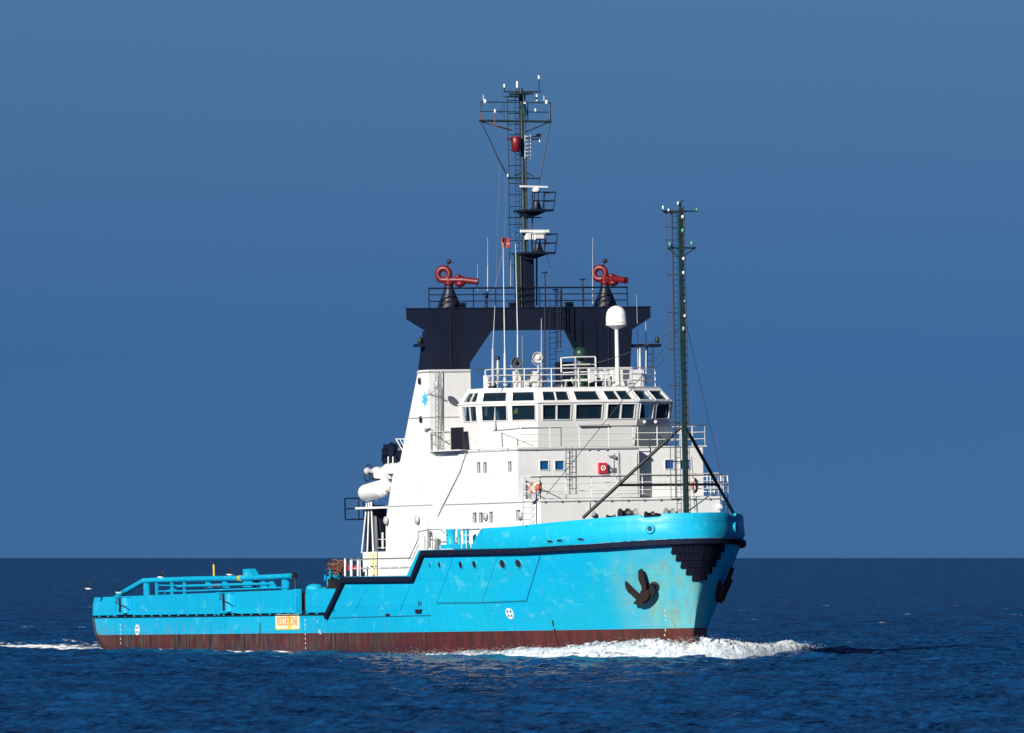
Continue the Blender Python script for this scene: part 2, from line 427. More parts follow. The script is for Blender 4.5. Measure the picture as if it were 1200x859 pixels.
for sgn in (-1,):
    pts = []; nr = []
    for x in stx: z = float(np.interp(x, SKX, SKZ)); pts.append(S(x, z, -1)); nr.append(nrm(x, z, -1)*V(1,1,0))
    # round the bow by transverse position
    y0 = hb(28.6, 6.0)
    for y in np.linspace(-y0, y0, 41):
        x = xat(y, 6.1); z = float(np.interp(x, SKX, SKZ)); pts.append(V(x, y, z))
        if abs(y) < .12: n_ = V(1, 0, 0)
        else:
            n_ = nrm(x, z, -1 if y < 0 else 1)*V(1,1,0)
        nr.append(n_/np.linalg.norm(n_))
    for x in stx[::-1]: z = float(np.interp(x, SKX, SKZ)); pts.append(S(x, z, 1)); nr.append(nrm(x, z, 1)*V(1,1,0))
    ext = [.24]*len(pts)
    swept(pts, nr, [(-.10,-.165), (.20,-.165), (.25,-.12), (.25,.12), (.20,.165), (-.10,.165)], 'rubbing_strake', 'strake', hull)

# ------------------------------------------------------------------ bulwarks
def bulwark(x0, x1, zb, zt, name, m='hull', thick=.10, sides=(-1, 1), n=24, uset=None, stays=True):
    obs = []
    for sgn in sides:
        mb = MB(); vs = []; xs = uset if uset is not None else np.linspace(x0, x1, n)
        for x in xs:
            a, b = zb(x), zt(x)
            for z, o in ((a, .0), (lerp(a, b, .33), .0), (lerp(a, b, .66), .0), (b, .0), (b, -thick), (a, -thick)):
                yy = max(0.02, hb(x, z)); nn = nrm(x, z, sgn); vs.append(V(x, sgn*yy, z)+V(nn[0], nn[1], 0)*o)
        k = 6; L = len(xs)
        mb.add(vs, [(i*k+j, (i+1)*k+j, (i+1)*k+(j+1) % k, i*k+(j+1) % k) for i in range(L-1) for j in range(k)])
        mb.add(vs, [tuple(range(k)), tuple(range((L-1)*k, L*k))])
        o = outward(mb.build(name, m, hull)); obs.append(o)
        if stays:
            t = MB()
            for x in xs[1:-1:2]:
                if hb(x, zb(x)) > 1.2 and x > -32.6:
                    y = sgn*(hb(x, zb(x))-thick-.02); t.prism([(x-.02, y, zt(x)-.05), (x-.02, y, zb(x)), (x-.02, y-sgn*.45, zb(x))], (.04, 0, 0))
            t.build('bulwark_stay', m, o)
    return obs
# aft crash bulwark: one long section, a boarding gap, one short section up to the strake
ztA = lambda x: float(np.interp(x, [-34.5, -33.2, -5, 3], [3.52, 3.62, 3.88, 3.90])) - (0.16*max(0, (-33.3-x))**2 if x < -33.3 else 0)
qx = list(np.linspace(-34.15, -33.05, 8)) + list(np.linspace(-32, -4.35, 22))
bulwark(0, 0, lambda x: 2.52, ztA, 'crash_bulwark', uset=qx)
bulwark(-3.05, .9, lambda x: 2.52, lambda x: min(3.90, 9), 'crash_bulwark', n=7)
mb = MB(); mb.box((-34.2, -6.7, 2.4), (-34.08, 6.7, 3.45)); mb.build('stern_gate', 'hull', hull)
mb = MB()
for y in (-1, 1): mb.tube((-34.0, y*.2, 2.75), (-34.0, y*5.2, 2.75), .33, n=16)
mb.build('stern_roller', 'rust', hull)
# slot under the crash bulwark: dark recess with lugs bridging it
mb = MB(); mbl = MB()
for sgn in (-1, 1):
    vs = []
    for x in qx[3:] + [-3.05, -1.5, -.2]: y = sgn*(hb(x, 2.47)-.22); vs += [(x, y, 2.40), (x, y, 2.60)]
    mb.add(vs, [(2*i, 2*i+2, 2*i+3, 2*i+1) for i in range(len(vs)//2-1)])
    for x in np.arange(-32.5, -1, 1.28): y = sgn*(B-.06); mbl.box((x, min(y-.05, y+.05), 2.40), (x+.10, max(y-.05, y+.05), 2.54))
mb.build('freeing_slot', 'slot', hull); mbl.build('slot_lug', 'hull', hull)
mb = MB()
for x in np.linspace(-33.3, -.5, 2): pass
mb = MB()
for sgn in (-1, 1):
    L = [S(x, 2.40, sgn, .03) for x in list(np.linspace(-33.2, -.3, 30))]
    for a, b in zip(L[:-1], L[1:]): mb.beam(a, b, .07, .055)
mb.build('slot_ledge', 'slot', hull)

# forecastle bulwark
ta, tb, tc_, td, te = H(564,619), H(600,617), H(680,609), H(747,603.5), H(780,601.5)
bx = [ta[0], tb[0], tc_[0], td[0], te[0], 40]; bz = [ta[2], tb[2], tc_[2], td[2], te[2], te[2]+.02]
xl = H(551,642)[0]
def ztF(x):
    z = float(np.interp(x, bx, bz))
    return max(deckz(x)+.02, min(z, deckz(x)+.02+(x-xl)/(ta[0]-xl)*(ta[2]-6.04)))
# built by transverse stations round the bow so that it closes over the stem
def bow_bulwark():
    mb = MB(); vs = []; st = []
    for x in np.linspace(xl, 28.0, 26): st.append(('x', x))
    ylim = hb(28.0, 6.2)
    nx0, nx1 = H(750,604)[1], H(774,602)[1]
    for y in np.linspace(-ylim, ylim, 90)[1:-1]: st.append(('y', y))
    for x in np.linspace(xl, 28.0, 26)[::-1]: st.append(('X', x))
    for k, t in st:
        for z_, o in ((0, 0), (.25, 0), (.5, 0), (.75, 0), (.965, 0), (1, -.03), (1, -.17), (0, -.14)):
            if k == 'y':
                y = t; x0 = xat(y, 6.2); zb = deckz(x0)+.0; zt = ztF(x0)
                if nx0 < y < nx1 or -nx1 < y < -nx0: zt -= .16
                z = lerp(zb, zt, z_); sc_ = 1; xx = xat(y*(B/max(B, abs(y))), z)
                n_ = nrm(min(xx, form(z)[0]-.1), z, -1 if y < 0 else 1)
                if abs(y) < .6: n_ = n_*abs(y)/.6 + V(1, 0, 0)*(1-abs(y)/.6)
                n_ = V(n_[0], n_[1], 0); n_ /= np.linalg.norm(n_); p = V(xx, y, z)+n_*o
            else:
                sg = -1 if k == 'x' else 1; zb = deckz(t); zt = ztF(t); z = lerp(zb, zt, z_); n_ = nrm(t, z, sg); p = V(t, sg*hb(t, z), z)+V(n_[0], n_[1], 0)*o
            vs.append(p)
    k = 8; L = len(st)
    mb.add(vs, [(i*k+j, (i+1)*k+j, (i+1)*k+(j+1) % k, i*k+(j+1) % k) for i in range(L-1) for j in range(k)], True)
    mb.add(vs, [tuple(range(k)), tuple(range((L-1)*k, L*k))])
    return outward(mb.build('forecastle_bulwark', 'hull', hull))
fbul = bow_bulwark()

# ------------------------------------------------------------------ fittings on the shell
def on_hull(px, py, off=.0):
    p = H(px, py); n = nrm(p[0], p[2], -1); return p+n*off, n
def frame_at(n):
    t = np.cross(V(0,0,1), n); t /= np.linalg.norm(t); return t, np.cross(n, t)     # along ship, up
def disc(mb, c, n, rx, rz, thick, k=20, shift=0):
    t, u = frame_at(n); poly = [c+t*rx*cos(2*pi*i/k)+u*rz*sin(2*pi*i/k) for i in range(k)]; mb.prism(poly, n*thick); return mb
def mirror_y(ps): return [V(p[0], -p[1], p[2]) for p in ps]
for px, py, r in ((503.5,662,.10), (515,662,.16), (540,662,.20), (556,661.5,.20), (589,661,.24), (607.5,660.5,.24)):
    p, n = on_hull(px, py)
    for sg in (1, -1):
        pp, nn = (p, n) if sg == 1 else (p*V(1,-1,1), n*V(1,-1,1)); t, u = frame_at(nn)
        a = MB().torus(pp+nn*.01, r+.03, .035, t, u, 20, 6).build('porthole', 'cyan', hull)
        disc(MB(), pp-nn*.05, nn, r, r, .07).build('porthole_glass', 'slot', a)
for px, py in ((644.5,634.5), (656,633.5), (680.5,632)):
    p, n = on_hull(px, py); t, u = frame_at(n)
    q = []
    for s_ in (-1, 1):
        for i in range(9): a = -pi/2+pi*i/8; q.append(p+t*s_*(.14+.085*cos(a))+u*.085*sin(a)*s_)
    a = MB().prism(q, n*.012).build('freeing_port', 'slot', fbul)
    MB().path([x+n*.01 for x in q]+[q[0]+n*.01], .022, 5).build('port_rim', 'cyan', a)
for sg in (1, -1):
    p, n = on_hull(762, 620)
    if sg < 0: p, n = p*V(1,-1,1), n*V(1,-1,1)
    t, u = frame_at(n)
    a = MB().torus(p+n*.03, .20, .09, t, u, 24, 8).build('mooring_hole', 'cyan', fbul); disc(MB(), p-n*.02, n, .16, .17, .05).build('hole_opening', 'slot', a)
# plate knuckles / fender guide bars
def seam(pix, w=.05, m='seam', sgn=-1, nseg=10, name='plate_knuckle', h=.018):
    mb = MB()
    for (a, b) in zip(pix[:-1], pix[1:]):
        L = [V(*on_hull(lerp(a[0], b[0], i/nseg), lerp(a[1], b[1], i/nseg), .012)[0]) for i in range(nseg+1)]
        for s_ in (-1, 1):
            LL = L if s_ < 0 else mirror_y(L)
            for p, q in zip(LL[:-1], LL[1:]):
                nn = nrm(p[0], p[2], s_); mb.beam(p, q, h*2, w, up=tuple(np.cross(nn, q-p)))
    return mb.build(name, m, hull)
seam([(388,724),(505,721)], .055); seam([(512,706.5),(565,706),(617,704)], .06); seam([(617,704),(634,648)], .045)
seam([(584,650),(565,706)], .03, 'cyan'); seam([(532,652),(512,706)], .03, 'cyan'); seam([(481,686),(469,716)], .03, 'cyan'); seam([(430,690),(416,716)], .025, 'cyan')
seam([(387,725),(386,741)], .06, 'cyan')
# mark roundels with cross
def roundel(px, py, r):
    p, n = on_hull(px, py, .004); o = disc(MB(), p, n, r, r, .012).build('thruster_roundel', 'stripe', hull); t, u = frame_at(n); mb = MB()
    for sx, sz in ((-1,1),(1,1),(-1,-1),(1,-1)):
        c = p+n*.014+t*sx*r*.38+u*sz*r*.40
        mb.prism([c+t*r*.22*cos(a)+u*r*.24*sin(a) for a in np.linspace(0, 2*pi, 8)[:-1]], n*.008)
    mb.build('roundel_mark', 'seam', o)
roundel(597.5, 719, .33); roundel(161, 738, .33)
def text_on(txt, p, t, u, n, size, m, parent, name='lettering', squash=1.0):
    cu = bpy.data.curves.new('txt', 'FONT'); cu.body = txt; cu.size = size; cu.align_x = 'CENTER'; cu.align_y = 'CENTER'; cu.extrude = .004
    cu.offset = .012*size
    to = bpy.data.objects.new('txt', cu); COL.objects.link(to); bpy.context.view_layer.update()
    me = bpy.data.meshes.new_from_object(to.evaluated_get(bpy.context.evaluated_depsgraph_get())); bpy.data.objects.remove(to)
    o = bpy.data.objects.new(name, me); COL.objects.link(o); o.parent = parent; me.materials.clear(); me.materials.append(M[m])
    for v in me.vertices: a, b, c = v.co; v.co = tuple(p+t*a*squash+u*b+n*c)
    return o
# draught marks: one small figure every 20 cm
for pxx, y0, y1, digits, sz in ((141,733,757,'2 4 6 8', .2), (357.5,727,765,'2', .2), (779.5,716,747,'M', .24)):
    a, b = H(pxx, y0), H(pxx, y1); nmk = int((a[2]-b[2])/.27); ss = MB()
    for i in range(nmk+1):
        z = a[2]-i*.27; x = a[0] if pxx < 700 else lerp(a[0], b[0], i/max(1, nmk)); n = nrm(x, z, -1); t, u = frame_at(n); p = S(x, z, -1)+n*.006
        text_on(str((9-i) % 10), p, t, u, n, .20, 'stripe' if pxx < 700 else 'pyellow', hull, 'draught_mark')
for px, py, tx, sz in ((372,729,'T', .22), (375,741,'PL', .34)):
    p, n = on_hull(px, py, .006); t, u = frame_at(n); text_on(tx, p, t, u, n, sz, 'stripe', hull, 'hull_mark')
# rescue zone panel
pa, pb, pc, pd = H(323,720), H(351,718.5), H(351,736.5), H(323,738)
o_ = -.03; n = V(0,-1,0); yy = -B-.008
pan = MB().box((pa[0], yy-.012, pd[2]), (pb[0], yy, pa[2])).build('rescue_panel', 'panel', hull)
mb = MB(); fr = .06
for q in ((pa[0], pd[2], pb[0], pd[2]+fr), (pa[0], pd[2], pa[0]+.10, pa[2]), (pb[0]-.05, pd[2], pb[0], pa[2])): mb.box((q[0], yy-.022, q[1]), (q[2], yy-.013, q[3]))
w = pb[0]-pa[0]; mb.box((pa[0]+w*.53, yy-.018, pd[2]+fr+.002), (pa[0]+w*.64, yy-.0125, pa[2]))
mb.build('panel_border', 'bandy', pan)
text_on('RESCUE ZONE', V((pa[0]+pb[0])/2, yy-.024, (pa[2]+pd[2])/2+.02), V(1,0,0), V(0,0,1), V(0,-1,0), .72, 'ltext', pan, 'rescue_lettering', squash=w*.92/(.72*7.0))
# recess with mooring fitting
p, n = on_hull(491, 716, .01); t, u = frame_at(n); MB().prism([p+t*a+u*b for a, b in ((-.3,-.10),(.3,-.10),(.42,.10),(-.25,.10))], n*.10).build('hull_step', 'rustdark', hull)
p, n = on_hull(492, 707.5, .004); t, u = frame_at(n); text_on('JN', p, t, u, n, .42, 'slot', hull, 'hull_mark')
p, n = on_hull(455, 721, .01); t, u = frame_at(n); MB().prism([p+t*a+u*b for a, b in ((-.28,-.05),(.28,-.05),(.2,.10),(-.2,.10))], n*.06).build('hull_step', 'rust', hull)
# rusty scrape and drain streaks (painted metal worn away; they keep their own shape)
seam([(647.5,727),(650,738),(655,758)], .10, 'rust', name='rust_scrape', h=.012)
seam([(305,730),(304.5,760)], .10, 'rust', name='rust_scrape', h=.006)
# stern knuckle bars
mb = MB()
for (px_, tt) in ((0, 0),): pass
for xo, zz in ((.35, 0), (1.05, 0)):
    L = [S(xend(z)+xo*.9+.12, z, -1, .02) for z in np.linspace(2.35, .35, 9)]
    for a, b in zip(L[:-1], L[1:]): mb.tube(a, b, .05, n=6)
mb.build('stern_fender_bar', 'rust', hull)

# bow fender: stepped rows of rubber blocks wrapped over the stem
mb = MB(); rows = [(5.98, 5.52, 787.5, 641), (5.52, 5.12, 792.5, 650), (5.12, 4.72, 798, 659), (4.72, 4.34, 804, 667), (4.34, 3.98, 811, 675)]
for k, (z1, z0, px, py) in enumerate(rows):
    w = abs(H(px, py)[1]); zc = (z0+z1)/2
    ys = np.linspace(-w, w, 200); pts = [V(xat(y, zc), y, zc) for y in ys]; L = np.concatenate([[0], np.cumsum([np.linalg.norm(pts[i+1]-pts[i]) for i in range(199)])])
    nb = int(round(L[-1]/.24)); edges = np.interp(np.linspace(0, L[-1], nb+1), L, ys)
    for i in range(nb):
        a, b = edges[i], edges[i+1]; off = .13 + rnd.uniform(-.01, .01)
        q = [V(xat(y, z), y, z) for y, z in ((lerp(a, b, .03), z0+.02), (lerp(a, b, .97), z0+.02), (lerp(a, b, .97), z1-.015), (lerp(a, b, .03), z1-.015))]
        t = q[1]-q[0]; u = q[3]-q[0]; n = np.cross(t, u); n /= np.linalg.norm(n); n = n if n[0] > 0 else -n
        q = [p-n*.05 for p in q]; mb.prism(q, n*(off+.05))
outward(mb.build('bow_fender', 'fender', hull))

# anchors: hawse pipe bolster, shank, crown, two flukes
def anchor(sg):
    hp, n = on_hull(765, 686); 
    g0 = empty('anchor', parent=ship)
    m_ = V(1, sg, 1)
    T = lambda q: V(*q)*V(1, 1 if sg == 1 else -1, 1)
    pt = lambda px, py, o: on_hull(px, py, o)[0]
    def plate(pp, o, th, nm, m_):
        return outward(MB().prism([T(pt(x, y, o)) for x, y in pp], T(n*th)).build(nm, m_, g0))
    plate([(750.5,666),(752.5,664.5),(755,665.5),(757,670),(758.5,676),(760.5,686),(759.5,693),(755.5,694),(754.5,684),(751,676)], .22, .20, 'fluke', 'rust')
    plate([(735.5,678.5),(737.5,680.5),(741,684),(745,688),(750,692.5),(753,695),(751,698),(745,695.5),(739,690.5),(736,685)], .22, .20, 'fluke', 'rust')
    plate([(753,690),(757,687),(763,689),(763,687),(768,684.5),(770,689),(769,694),(765,700),(759,705),(752,706.5),(749,705),(744.5,704.5),(748,700),(752,697)], .06, .34, 'crown', 'rustdark')
    plate([(755,692),(762,690),(765,693),(762,699),(756,702)], .41, .12, 'crown_plate', 'rust')
    MB().tube(T(pt(759, 697, .2)), T(pt(768, 686, -.2)), .17, .17, 10).build('shank', 'rustdark', g0)
    MB().torus(T(pt(767, 687, .02)), .20, .09, T(frame_at(n)[0]), T(frame_at(n)[1])).build('hawse_bolster', 'rustdark', g0)
    return g0
anchor(1); anchor(-1)

# ------------------------------------------------------------------ superstructure levels
xA, xB, xB2 = 23.5, 21.6, 20.75
ZA = float(P(740, 585.5, x=xA)[2]); ZBR = float(P(690, 525, x=xB)[2])
ZF = 6.1
def wall(mb, A_, B_, C_, D_, holes=(), depth=.07, panes=None):
    """quad wall A(bl) B(br) C(tr) D(tl) with real openings; holes are u0,u1,v0,v1; returns hole corner sets"""
    A_, B_, C_, D_ = map(lambda p: V(*p), (A_, B_, C_, D_))
    f = lambda u, v: lerp(lerp(A_, B_, u), lerp(D_, C_, u), v)
    us = sorted({0, 1, *[h[i] for h in holes for i in (0, 1)]}); vs = sorted({0, 1, *[h[i] for h in holes for i in (2, 3)]})
    n = np.cross(B_-A_, D_-A_); n /= np.linalg.norm(n)
    for i in range(len(us)-1):
        for j in range(len(vs)-1):
            cu, cv = (us[i]+us[i+1])/2, (vs[j]+vs[j+1])/2
            if any(h[0] < cu < h[1] and h[2] < cv < h[3] for h in holes): continue
            mb.quad(f(us[i], vs[j]), f(us[i+1], vs[j]), f(us[i+1], vs[j+1]), f(us[i], vs[j+1]))
    out = []
    for h in holes:
        q = [f(h[0], h[2]), f(h[1], h[2]), f(h[1], h[3]), f(h[0], h[3])]; r = [p-n*depth for p in q]
        for i in range(4): mb.quad(q[i], q[(i+1) % 4], r[(i+1) % 4], r[i])
        out.append((q, r, n))
    return out
def fit(A_, B_, D_, p):
    """u,v of a point on a wall"""
    A_, B_, D_ = V(*A_), V(*B_), V(*D_); e, g_ = B_-A_, D_-A_; d = p-A_; return (d@e)/(e@e), (d@g_)/(g_@g_)
def rect_hole(A_, B_, D_, x0, y0, x1, y1, pl):
    a = fit(A_, B_, D_, P(x0, y1, **pl)); b = fit(A_, B_, D_, P(x1, y0, **pl)); return (a[0], b[0], a[1], b[1])
def windows(parent, hs, m='glass', name='window', frame='white', border=.05, bars=0, fm=None):
    for q, r, n in hs:
        c = sum(q)/4; mb = MB()
        for i in range(4):
            a, b = q[i], q[(i+1) % 4]; mb.beam(a+n*.012, b+n*.012, border, border, up=tuple(n))
        if bars:
            for k in range(1, bars+1): t = k/(bars+1); mb.beam(lerp(q[0], q[1], t)-n*.02, lerp(q[3], q[2], t)-n*.02, .09, .06, up=tuple(n))
        w = mb.build(name, fm or 'whitem', parent); MB().quad(*[p-n*.002 for p in r]).build('pane', m, w)

HW = 6.1
house = empty('deckhouse', parent=ship)
# lower level (fore deck to Z_A) ------------------------------------------------
YF = 5.7; xC = 22.4; w1 = MB(); hs = []
za = ZA+.12
fl, fr_ = (xA, -HW, ZF), (xA, 5.75, ZF)
# front
wall(w1, (xA,-YF,ZF), (xA,5.75,ZF), (xA,5.75,za), (xA,-YF,za)); wall(w1, (xC,-HW,ZF), (xA,-YF,ZF), (xA,-YF,za), (xC,-HW,za))
XR = 9.6; sb = [(XR,-HW,ZF), (xC,-HW,ZF), (xC,-HW,za), (XR,-HW,za)]
hol = []
for px0, px1, y0, y1 in ((554.6,558.6,600.5,612), (562,566,600.5,612), (574.0,577.6,599.5,612), (605.5,610,597.5,609.5)):
    hol.append(rect_hole(sb[0], sb[1], sb[3], px0, y0, px1, y1, dict(y=-HW)))
hs1 = wall(w1, *sb, holes=hol, depth=.10)
pbw = [(xA,HW-.35,ZF), (XR,HW-.35,ZF), (XR,HW-.35,za), (xA,HW-.35,za)]
wall(w1, *pbw)
w1.quad((XR,-HW,4.5),(XR,HW-.35,4.5),(XR,HW-.35,za),(XR,-HW,za)); w1.quad((XR,-HW,za),(xC,-HW,za),(xA,-YF,za),(xA,5.75,za),(XR,5.75,za))
w1.box((5.5,-HW+.02,4.5),(13,HW-.37,ZF+.01))
lw = w1.build('lower_house', 'white', house); windows(lw, hs1, 'darkwin', border=.035, fm='lgrey')
# deck edge plates
mb = MB(); mb.box((xB+.01,-YF+.03,za+.004),(xA-.03,5.7,za+.02)); mb.build('deck_coating', 'deck', lw)
mb = MB()
mb.box((xA-.02, -YF, ZA-.04), (xA+.05, 5.80, ZA+.01)); mb.box((XR, -HW-.05, ZA-.04), (xC, -HW-.003, ZA+.01)); mb.beam((xC,-HW-.02,ZA-.015),(xA+.02,-YF-.02,ZA-.015),.06,.05); mb.build('deck_edge', 'lgrey', lw)
mb = MB()
for y in np.arange(-5.5, 5.6, 1.05): mb.box((xA+.05, y, ZA-.07), (xA+.08, y+.12, ZA+.02))
mb.build('edge_clip', 'greydeck', lw)
# walkway to port wing at this level
mb = MB(); mb.box((14, 5.75, ZA-.12), (23.0, 6.25, ZA-.02)); mb.build('side_walkway', 'white', lw)

# upper accommodation level (ZA to ZBR): front steps back on the port side ------------
w2 = MB(); yS = 1.6; zb = ZBR
fa = [(xB,-HW,za), (xB,yS,za), (xB,yS,zb), (xB,-HW,zb)]
hh = [rect_hole(fa[0], fa[1], fa[3], a, 539.5, b, 551, dict(x=xB)) for a, b in ((632.3,643), (650,661))]
hsA = wall(w2, *fa, holes=hh, depth=.06)
w2.quad((xB,yS,za), (xB2,yS,za), (xB2,yS,zb), (xB,yS,zb))
fb = [(xB2,yS,za), (xB2,6.15,za), (xB2,6.15,zb), (xB2,yS,zb)]
hh = [rect_hole(fb[0], fb[1], fb[3], a, 538.5, b, 550, dict(x=xB2)) for a, b in ((779,789.5), (797,808))]
hsB = wall(w2, *fb, holes=hh, depth=.06)
sd = [(XR,-HW,za), (xB,-HW,za), (xB,-HW,zb), (XR,-HW,zb)]
hh = [rect_hole(sd[0], sd[1], sd[3], a, y0, b, y1, dict(y=-HW)) for a, b, y0, y1 in ((559.5,563,541.5,553.5), (567,570.6,541.5,553.5), (596,599.6,540.5,552))]
hsC = wall(w2, *sd, holes=hh, depth=.10)
w2.quad((xB2,6.15,za), (8,6.15,za), (8,6.15,zb), (xB2,6.15,zb)); w2.quad((XR,-HW,za),(XR,HW,za),(XR,HW,zb),(XR,-HW,zb))
uw = w2.build('upper_house', 'white', house); windows(uw, hsA+hsB, 'bluewin', border=.05); windows(uw, hsC, 'darkwin', border=.035, fm='lgrey')
mb = MB(); mb.box((8, -HW-.03, ZBR), (xB+.06, yS+.04, ZBR+.06)); mb.box((8, yS+.041, ZBR), (xB2+.06, 6.4, ZBR+.06)); mb.build('bridge_deck', 'white', house); mb = MB(); mb.box((8.1, -HW+.05, ZBR+.061), (xB-.02, yS-.04, ZBR+.075)); mb.box((8.1, yS-.04, ZBR+.061), (xB2-.02, 6.3, ZBR+.074)); mb.build('deck_coating', 'deck', house)
mb = MB(); mb.box((xB-.001, -HW-.04, ZBR-.07), (xB+.075, yS+.05, ZBR-.035)); mb.box((9, -HW-.045, ZBR-.07), (xB-.002, -HW-.002, ZBR-.035)); mb.build('deck_edge', 'lgrey', uw)
# doors and vents on the port recess
mb = MB(); mb.box((xB2+.002, 1.75, za+.05), (xB2+.05, 2.45, za+1.9)); mb.build('door', 'whitem', uw)

# ------------------------------------------------------------------ wheelhouse
ZK = float(P(700, 471.0, x=18.6)[2]); ZR = float(P(690, 455.3, x=18.0)[2]); ZD = ZBR+.08
def ringw(dx, dy, z, xoff=0):
    """half octagon plan, listed starboard aft -> port aft"""
    q = [(14.45, -6.25+dy), (14.7, -6.25+dy), (17.0+dx*.8, -6.25+dy*.8), (18.6+dx, -3.25+dy*.5), (18.6+dx, 3.25-dy*.5), (17.0+dx*.8, 6.25-dy*.8), (14.7, 6.25-dy), (14.45, 6.25-dy)]
    return [V(a, b, z) for a, b in q]
R0, R1, R2 = ringw(-.40, .34, ZD), ringw(0, 0, ZK), ringw(-.72, .62, ZR)
wm = MB(); wins = []; winu = []
fh = lambda py: (V(*P(700, py, x=18.55))[2]-ZD)/(ZK-ZD)
v0, v1 = fh(491.2), fh(473.4)
LAY = {1: [(.10,.90,1)], 2: [(.055,.475,0), (.56,.955,0)], 3: [(.045,.33,1), (.375,.64,0), (.69,.965,1)], 4: [(.05,.44,0), (.53,.93,0)], 5: [(.10,.9,1)]}
for i in range(7):
    lay = LAY.get(i, [])
    hsx = wall(wm, R0[i], R0[i+1], R1[i+1], R1[i], [(a, b, v0, v1) for a, b, _ in lay], .08)
    for h, l_ in zip(hsx, lay): wins.append((h, l_[2]))
    hsx = wall(wm, R1[i], R1[i+1], R2[i+1], R2[i], [(a+.01, b-.01, .12, .80) for a, b, _ in lay], .06)
    for h, l_ in zip(hsx, lay): winu.append((h, l_[2]))
wm.quad(R0[0], R0[7], R2[7], R2[0])
wheel = wm.build('wheelhouse', 'white', ship)
for h, b in wins: windows(wheel, [h], 'glass', border=.05, bars=b)
for h, b in winu: windows(wheel, [h], 'glass', name='roof_window', border=.04, bars=b)
mb = MB(); mb.add(R2, [tuple(range(8))]); mb.add([p+V(0,0,.10) for p in R2]+[p for p in R2], [tuple(range(8))]+[(i, (i+1) % 8, 8+(i+1) % 8, 8+i) for i in range(8)])
mb.build('roof', 'white', wheel)
mb = MB()
for i in range(7): mb.beam(R1[i]+V(0,0,.01), R1[i+1]+V(0,0,.01), .08, .07)
mb.build('eyebrow', 'whitem', wheel)
# interior: floor console, back bulkhead, curtain, hi-vis jacket
mb = MB(); q = ringw(-1.6, 1.5, ZD); 
mb.box((14.5,-5.5,ZD+.01),(14.65,5.5,ZR-.05)); mb.box((15.6,-4.6,ZD+.01),(17.2,4.6,ZD+1.10)); mb.build('interior_bulkhead', 'inner', wheel)
q = P(575.5, 482, y=-5.35)
mb = MB(); mb.box((q[0]-.42,-5.37,ZD+1.1),(q[0]+.52,-5.33,ZK-.1)); mb.box((14.9,-5.3,ZD+1.1),(15.0,-3.9,ZK-.1)); mb.build('curtain', 'curtain', wheel)
mb = MB(); q = P(607, 486, x=16.6); mb.ball(q, .30, 12, 8, (.7,1,1.3)); mb.build('hi_vis_jacket', 'hivis', wheel)
MB().box((12.9,-4.6,ZD),(14.44,4.6,ZR-.25)).build('chart_room', 'white', wheel)
# little fittings on the front: wiper rail, grab bar, floodlights
mb = MB()
for a, b in ((678.5,712.5),):
    A_, B_ = P(a, 498.5, x=18.55), P(b, 497.5, x=18.55); mb.tube(A_, B_, .035, n=6); mb.tube(A_, A_-V(.2,0,-.1), .03, n=5); mb.tube(B_, B_-V(.2,0,-.12), .03, n=5)
mb.build('grab_bar', 'lgrey', wheel)
mb = MB()
for px, py in ((755.5,494.5),(768.5,494.5)): q = P(px, py, x=18.3); mb.ball(q, .11, 8, 6)
mb.build('floodlight', 'whitem', wheel)

# ------------------------------------------------------------------ railings round the decks
def railing(pts, name='railing', m='whitem', parent=None, **k):
    mb = MB(); rail(mb, pts, **k); return mb.build(name, m, parent or house)
railing([(xB,-5.9,ZBR+.06),(xB,1.55,ZBR+.06)], h=1.15, rails=3, gap=1.9)
railing([(xB2,1.7,ZBR+.06),(xB2,6.3,ZBR+.06),(10,6.3,ZBR+.06)], h=1.15, rails=3, gap=1.5)
mb = MB(); mb.tube((xB+.02,P(679,500,x=xB)[1],ZBR+1.22),(xB+.02,1.6,ZBR+1.22), .035, n=6); mb.tube((xB2+.02,1.6,ZBR+1.22),(xB2+.02,6.35,ZBR+1.22), .035, n=6); 
q = [P(578,505,x=20.6), P(611,502,x=21.5), P(657.5,501,x=21.6), P(657.5,523,x=21.6)]; mb.path(q, .028, 5)
q = [P(587,507,x=20.8), P(626,523,x=20.8)]; mb.path(q, .015, 4); mb.tube(P(588,508,x=20.8), P(589,524,x=20.8), .03, n=5); mb.tube(P(606.5,515,x=20.8), P(607,523,x=20.8), .03, n=5)
mb.build('top_rail', 'wire', house)
# level A rails (dark top rail)
railing([(xC-.5,-HW+.08,ZA+.12),(xC-.08,-HW+.08,ZA+.12),(xA-.08,-YF+.06,ZA+.12),(xA-.08,5.7,ZA+.12),(23.0,6.15,ZA-.02),(16,6.15,ZA-.02)], h=1.30, rails=3, gap=1.55)
mb = MB(); mb.tube(P(622,559,x=xA), P(733,558,x=xA), .038, n=6); mb.tube(P(752,557.5,x=xA), P(850,556.5,x=xA), .04, n=6); mb.build('top_rail', 'wire', house)
railing([P(829,578,x=22.8), P(853,578,x=22.8)], h=1.0, rails=3, gap=.42, r=.03)
railing([P(853,600,x=22.8)-V(0,.25,0), P(853,600,x=22.8)], h=2.05, rails=5, gap=.3, r=.022)
# ladder on the front, and vertical ladder with cage lower down
mb = MB(); ladder(mb, P(667,575,x=xB+.25), P(667,524,x=xB+.25), .40); mb.build('ladder', 'wire', house)
mb = MB(); ladder(mb, P(617,616,x=xA+.1), P(617,566,x=xA+.1), .45); mb.tube(P(613,566,x=xA+.1), P(613,616,x=xA+.1), .02, n=5); mb.tube(P(622.5,580,x=xA+.1), P(622.5,616,x=xA+.1), .02, n=5); mb.build('ladder', 'lgrey', house)
